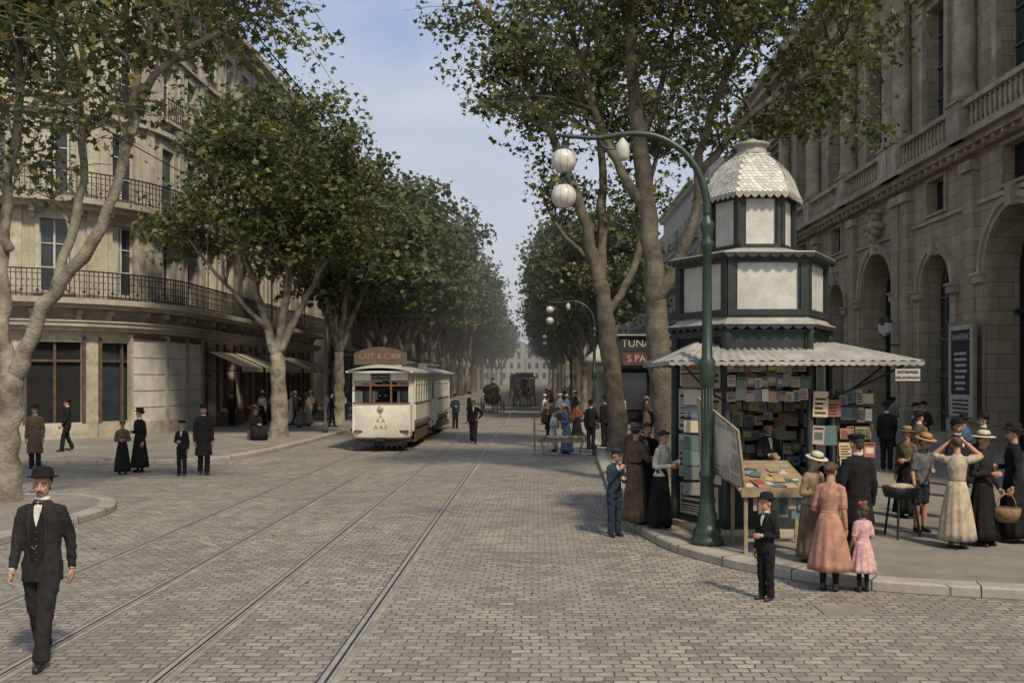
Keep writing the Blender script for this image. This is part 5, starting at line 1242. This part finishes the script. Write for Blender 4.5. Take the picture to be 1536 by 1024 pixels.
mb=MB(); mb.add(lathe([(.7,0),(.7,.3),(.6,.35),(.6,3.2),(.75,3.25),(.78,3.4),(.5,3.7),(.1,4.0),(0,4.3)],20),W3,True); mb.obj('advertising_column',(3.4,52,PV))
# ---------------------------------------------------------------- haze in the far street
hm,nt,b=nodes_of('street_haze'); nt.nodes.remove(b)
vs=nt.nodes.new('ShaderNodeVolumeScatter'); vs.inputs['Density'].default_value=.0026; vs.inputs['Color'].default_value=(.95,.94,.92,1); vs.inputs['Anisotropy'].default_value=.2
nt.links.new(vs.outputs[0],nt.nodes['Material Output'].inputs['Volume'])
try: hm.cycles.homogeneous_volume=True
except Exception: pass
mb=MB(); mb.add(bx(-80,80,46,328,-.5,32),hm); mb.obj('haze')
# ---------------------------------------------------------------- light, sky
S=Vector((.34,-.62,.80)).normalized()
el=math.asin(S.z); az=math.atan2(S.x,S.y)
sun=bpy.data.lights.new('sun','SUN'); sun.energy=3.9; sun.angle=math.radians(6); sun.color=(1,.89,.71)
so=bpy.data.objects.new('sun',sun); so.rotation_euler=(-S).to_track_quat('-Z','Y').to_euler(); COL.objects.link(so)
w=bpy.data.worlds.new('World'); scene.world=w; w.use_nodes=True; nt=w.node_tree; bg=nt.nodes['Background']
sky=nt.nodes.new('ShaderNodeTexSky'); sky.sky_type='NISHITA'; sky.sun_disc=False; sky.sun_elevation=el; sky.sun_rotation=az; sky.dust_density=3; sky.air_density=1
tc=nt.nodes.new('ShaderNodeTexCoord'); mp_=nt.nodes.new('ShaderNodeMapping'); mp_.inputs['Scale'].default_value=(1,1,2.2); nt.links.new(tc.outputs['Generated'],mp_.inputs[0])
cn=noise_n(nt,2.6,8,mp_.outputs[0],.55)
cl=ramp(nt,cn,.42,.70,(.0,)*3,(.8,)*3)
hz=nt.nodes.new('ShaderNodeSeparateXYZ'); nt.links.new(tc.outputs['Generated'],hz.inputs[0])
hr=ramp(nt,hz.outputs[2],.03,.36,(.95,)*3,(.0,)*3)
c0=mixrgb(nt,.7,sky.outputs[0],(3.5,5.0,7.9)); c1=mixrgb(nt,cl,c0,(7.0,7.2,7.7)); c2=mixrgb(nt,hr,c1,(8.0,7.95,7.9))
nt.links.new(c2,bg.inputs[0]); bg.inputs[1].default_value=.1
# ---------------------------------------------------------------- camera
cam=bpy.data.cameras.new('camera'); co=bpy.data.objects.new('camera',cam); COL.objects.link(co)
co.location=(0,0,2.6); co.rotation_euler=(pi/2,0,0); cam.sensor_width=36; cam.lens=36*1400/1536; cam.shift_x=-37/1536; cam.shift_y=53/1536; cam.clip_end=2000; cam.clip_start=.1
scene.camera=co
scene.view_settings.view_transform='Standard'; scene.view_settings.look='None'; scene.view_settings.exposure=0
print('objects',len(bpy.data.objects))
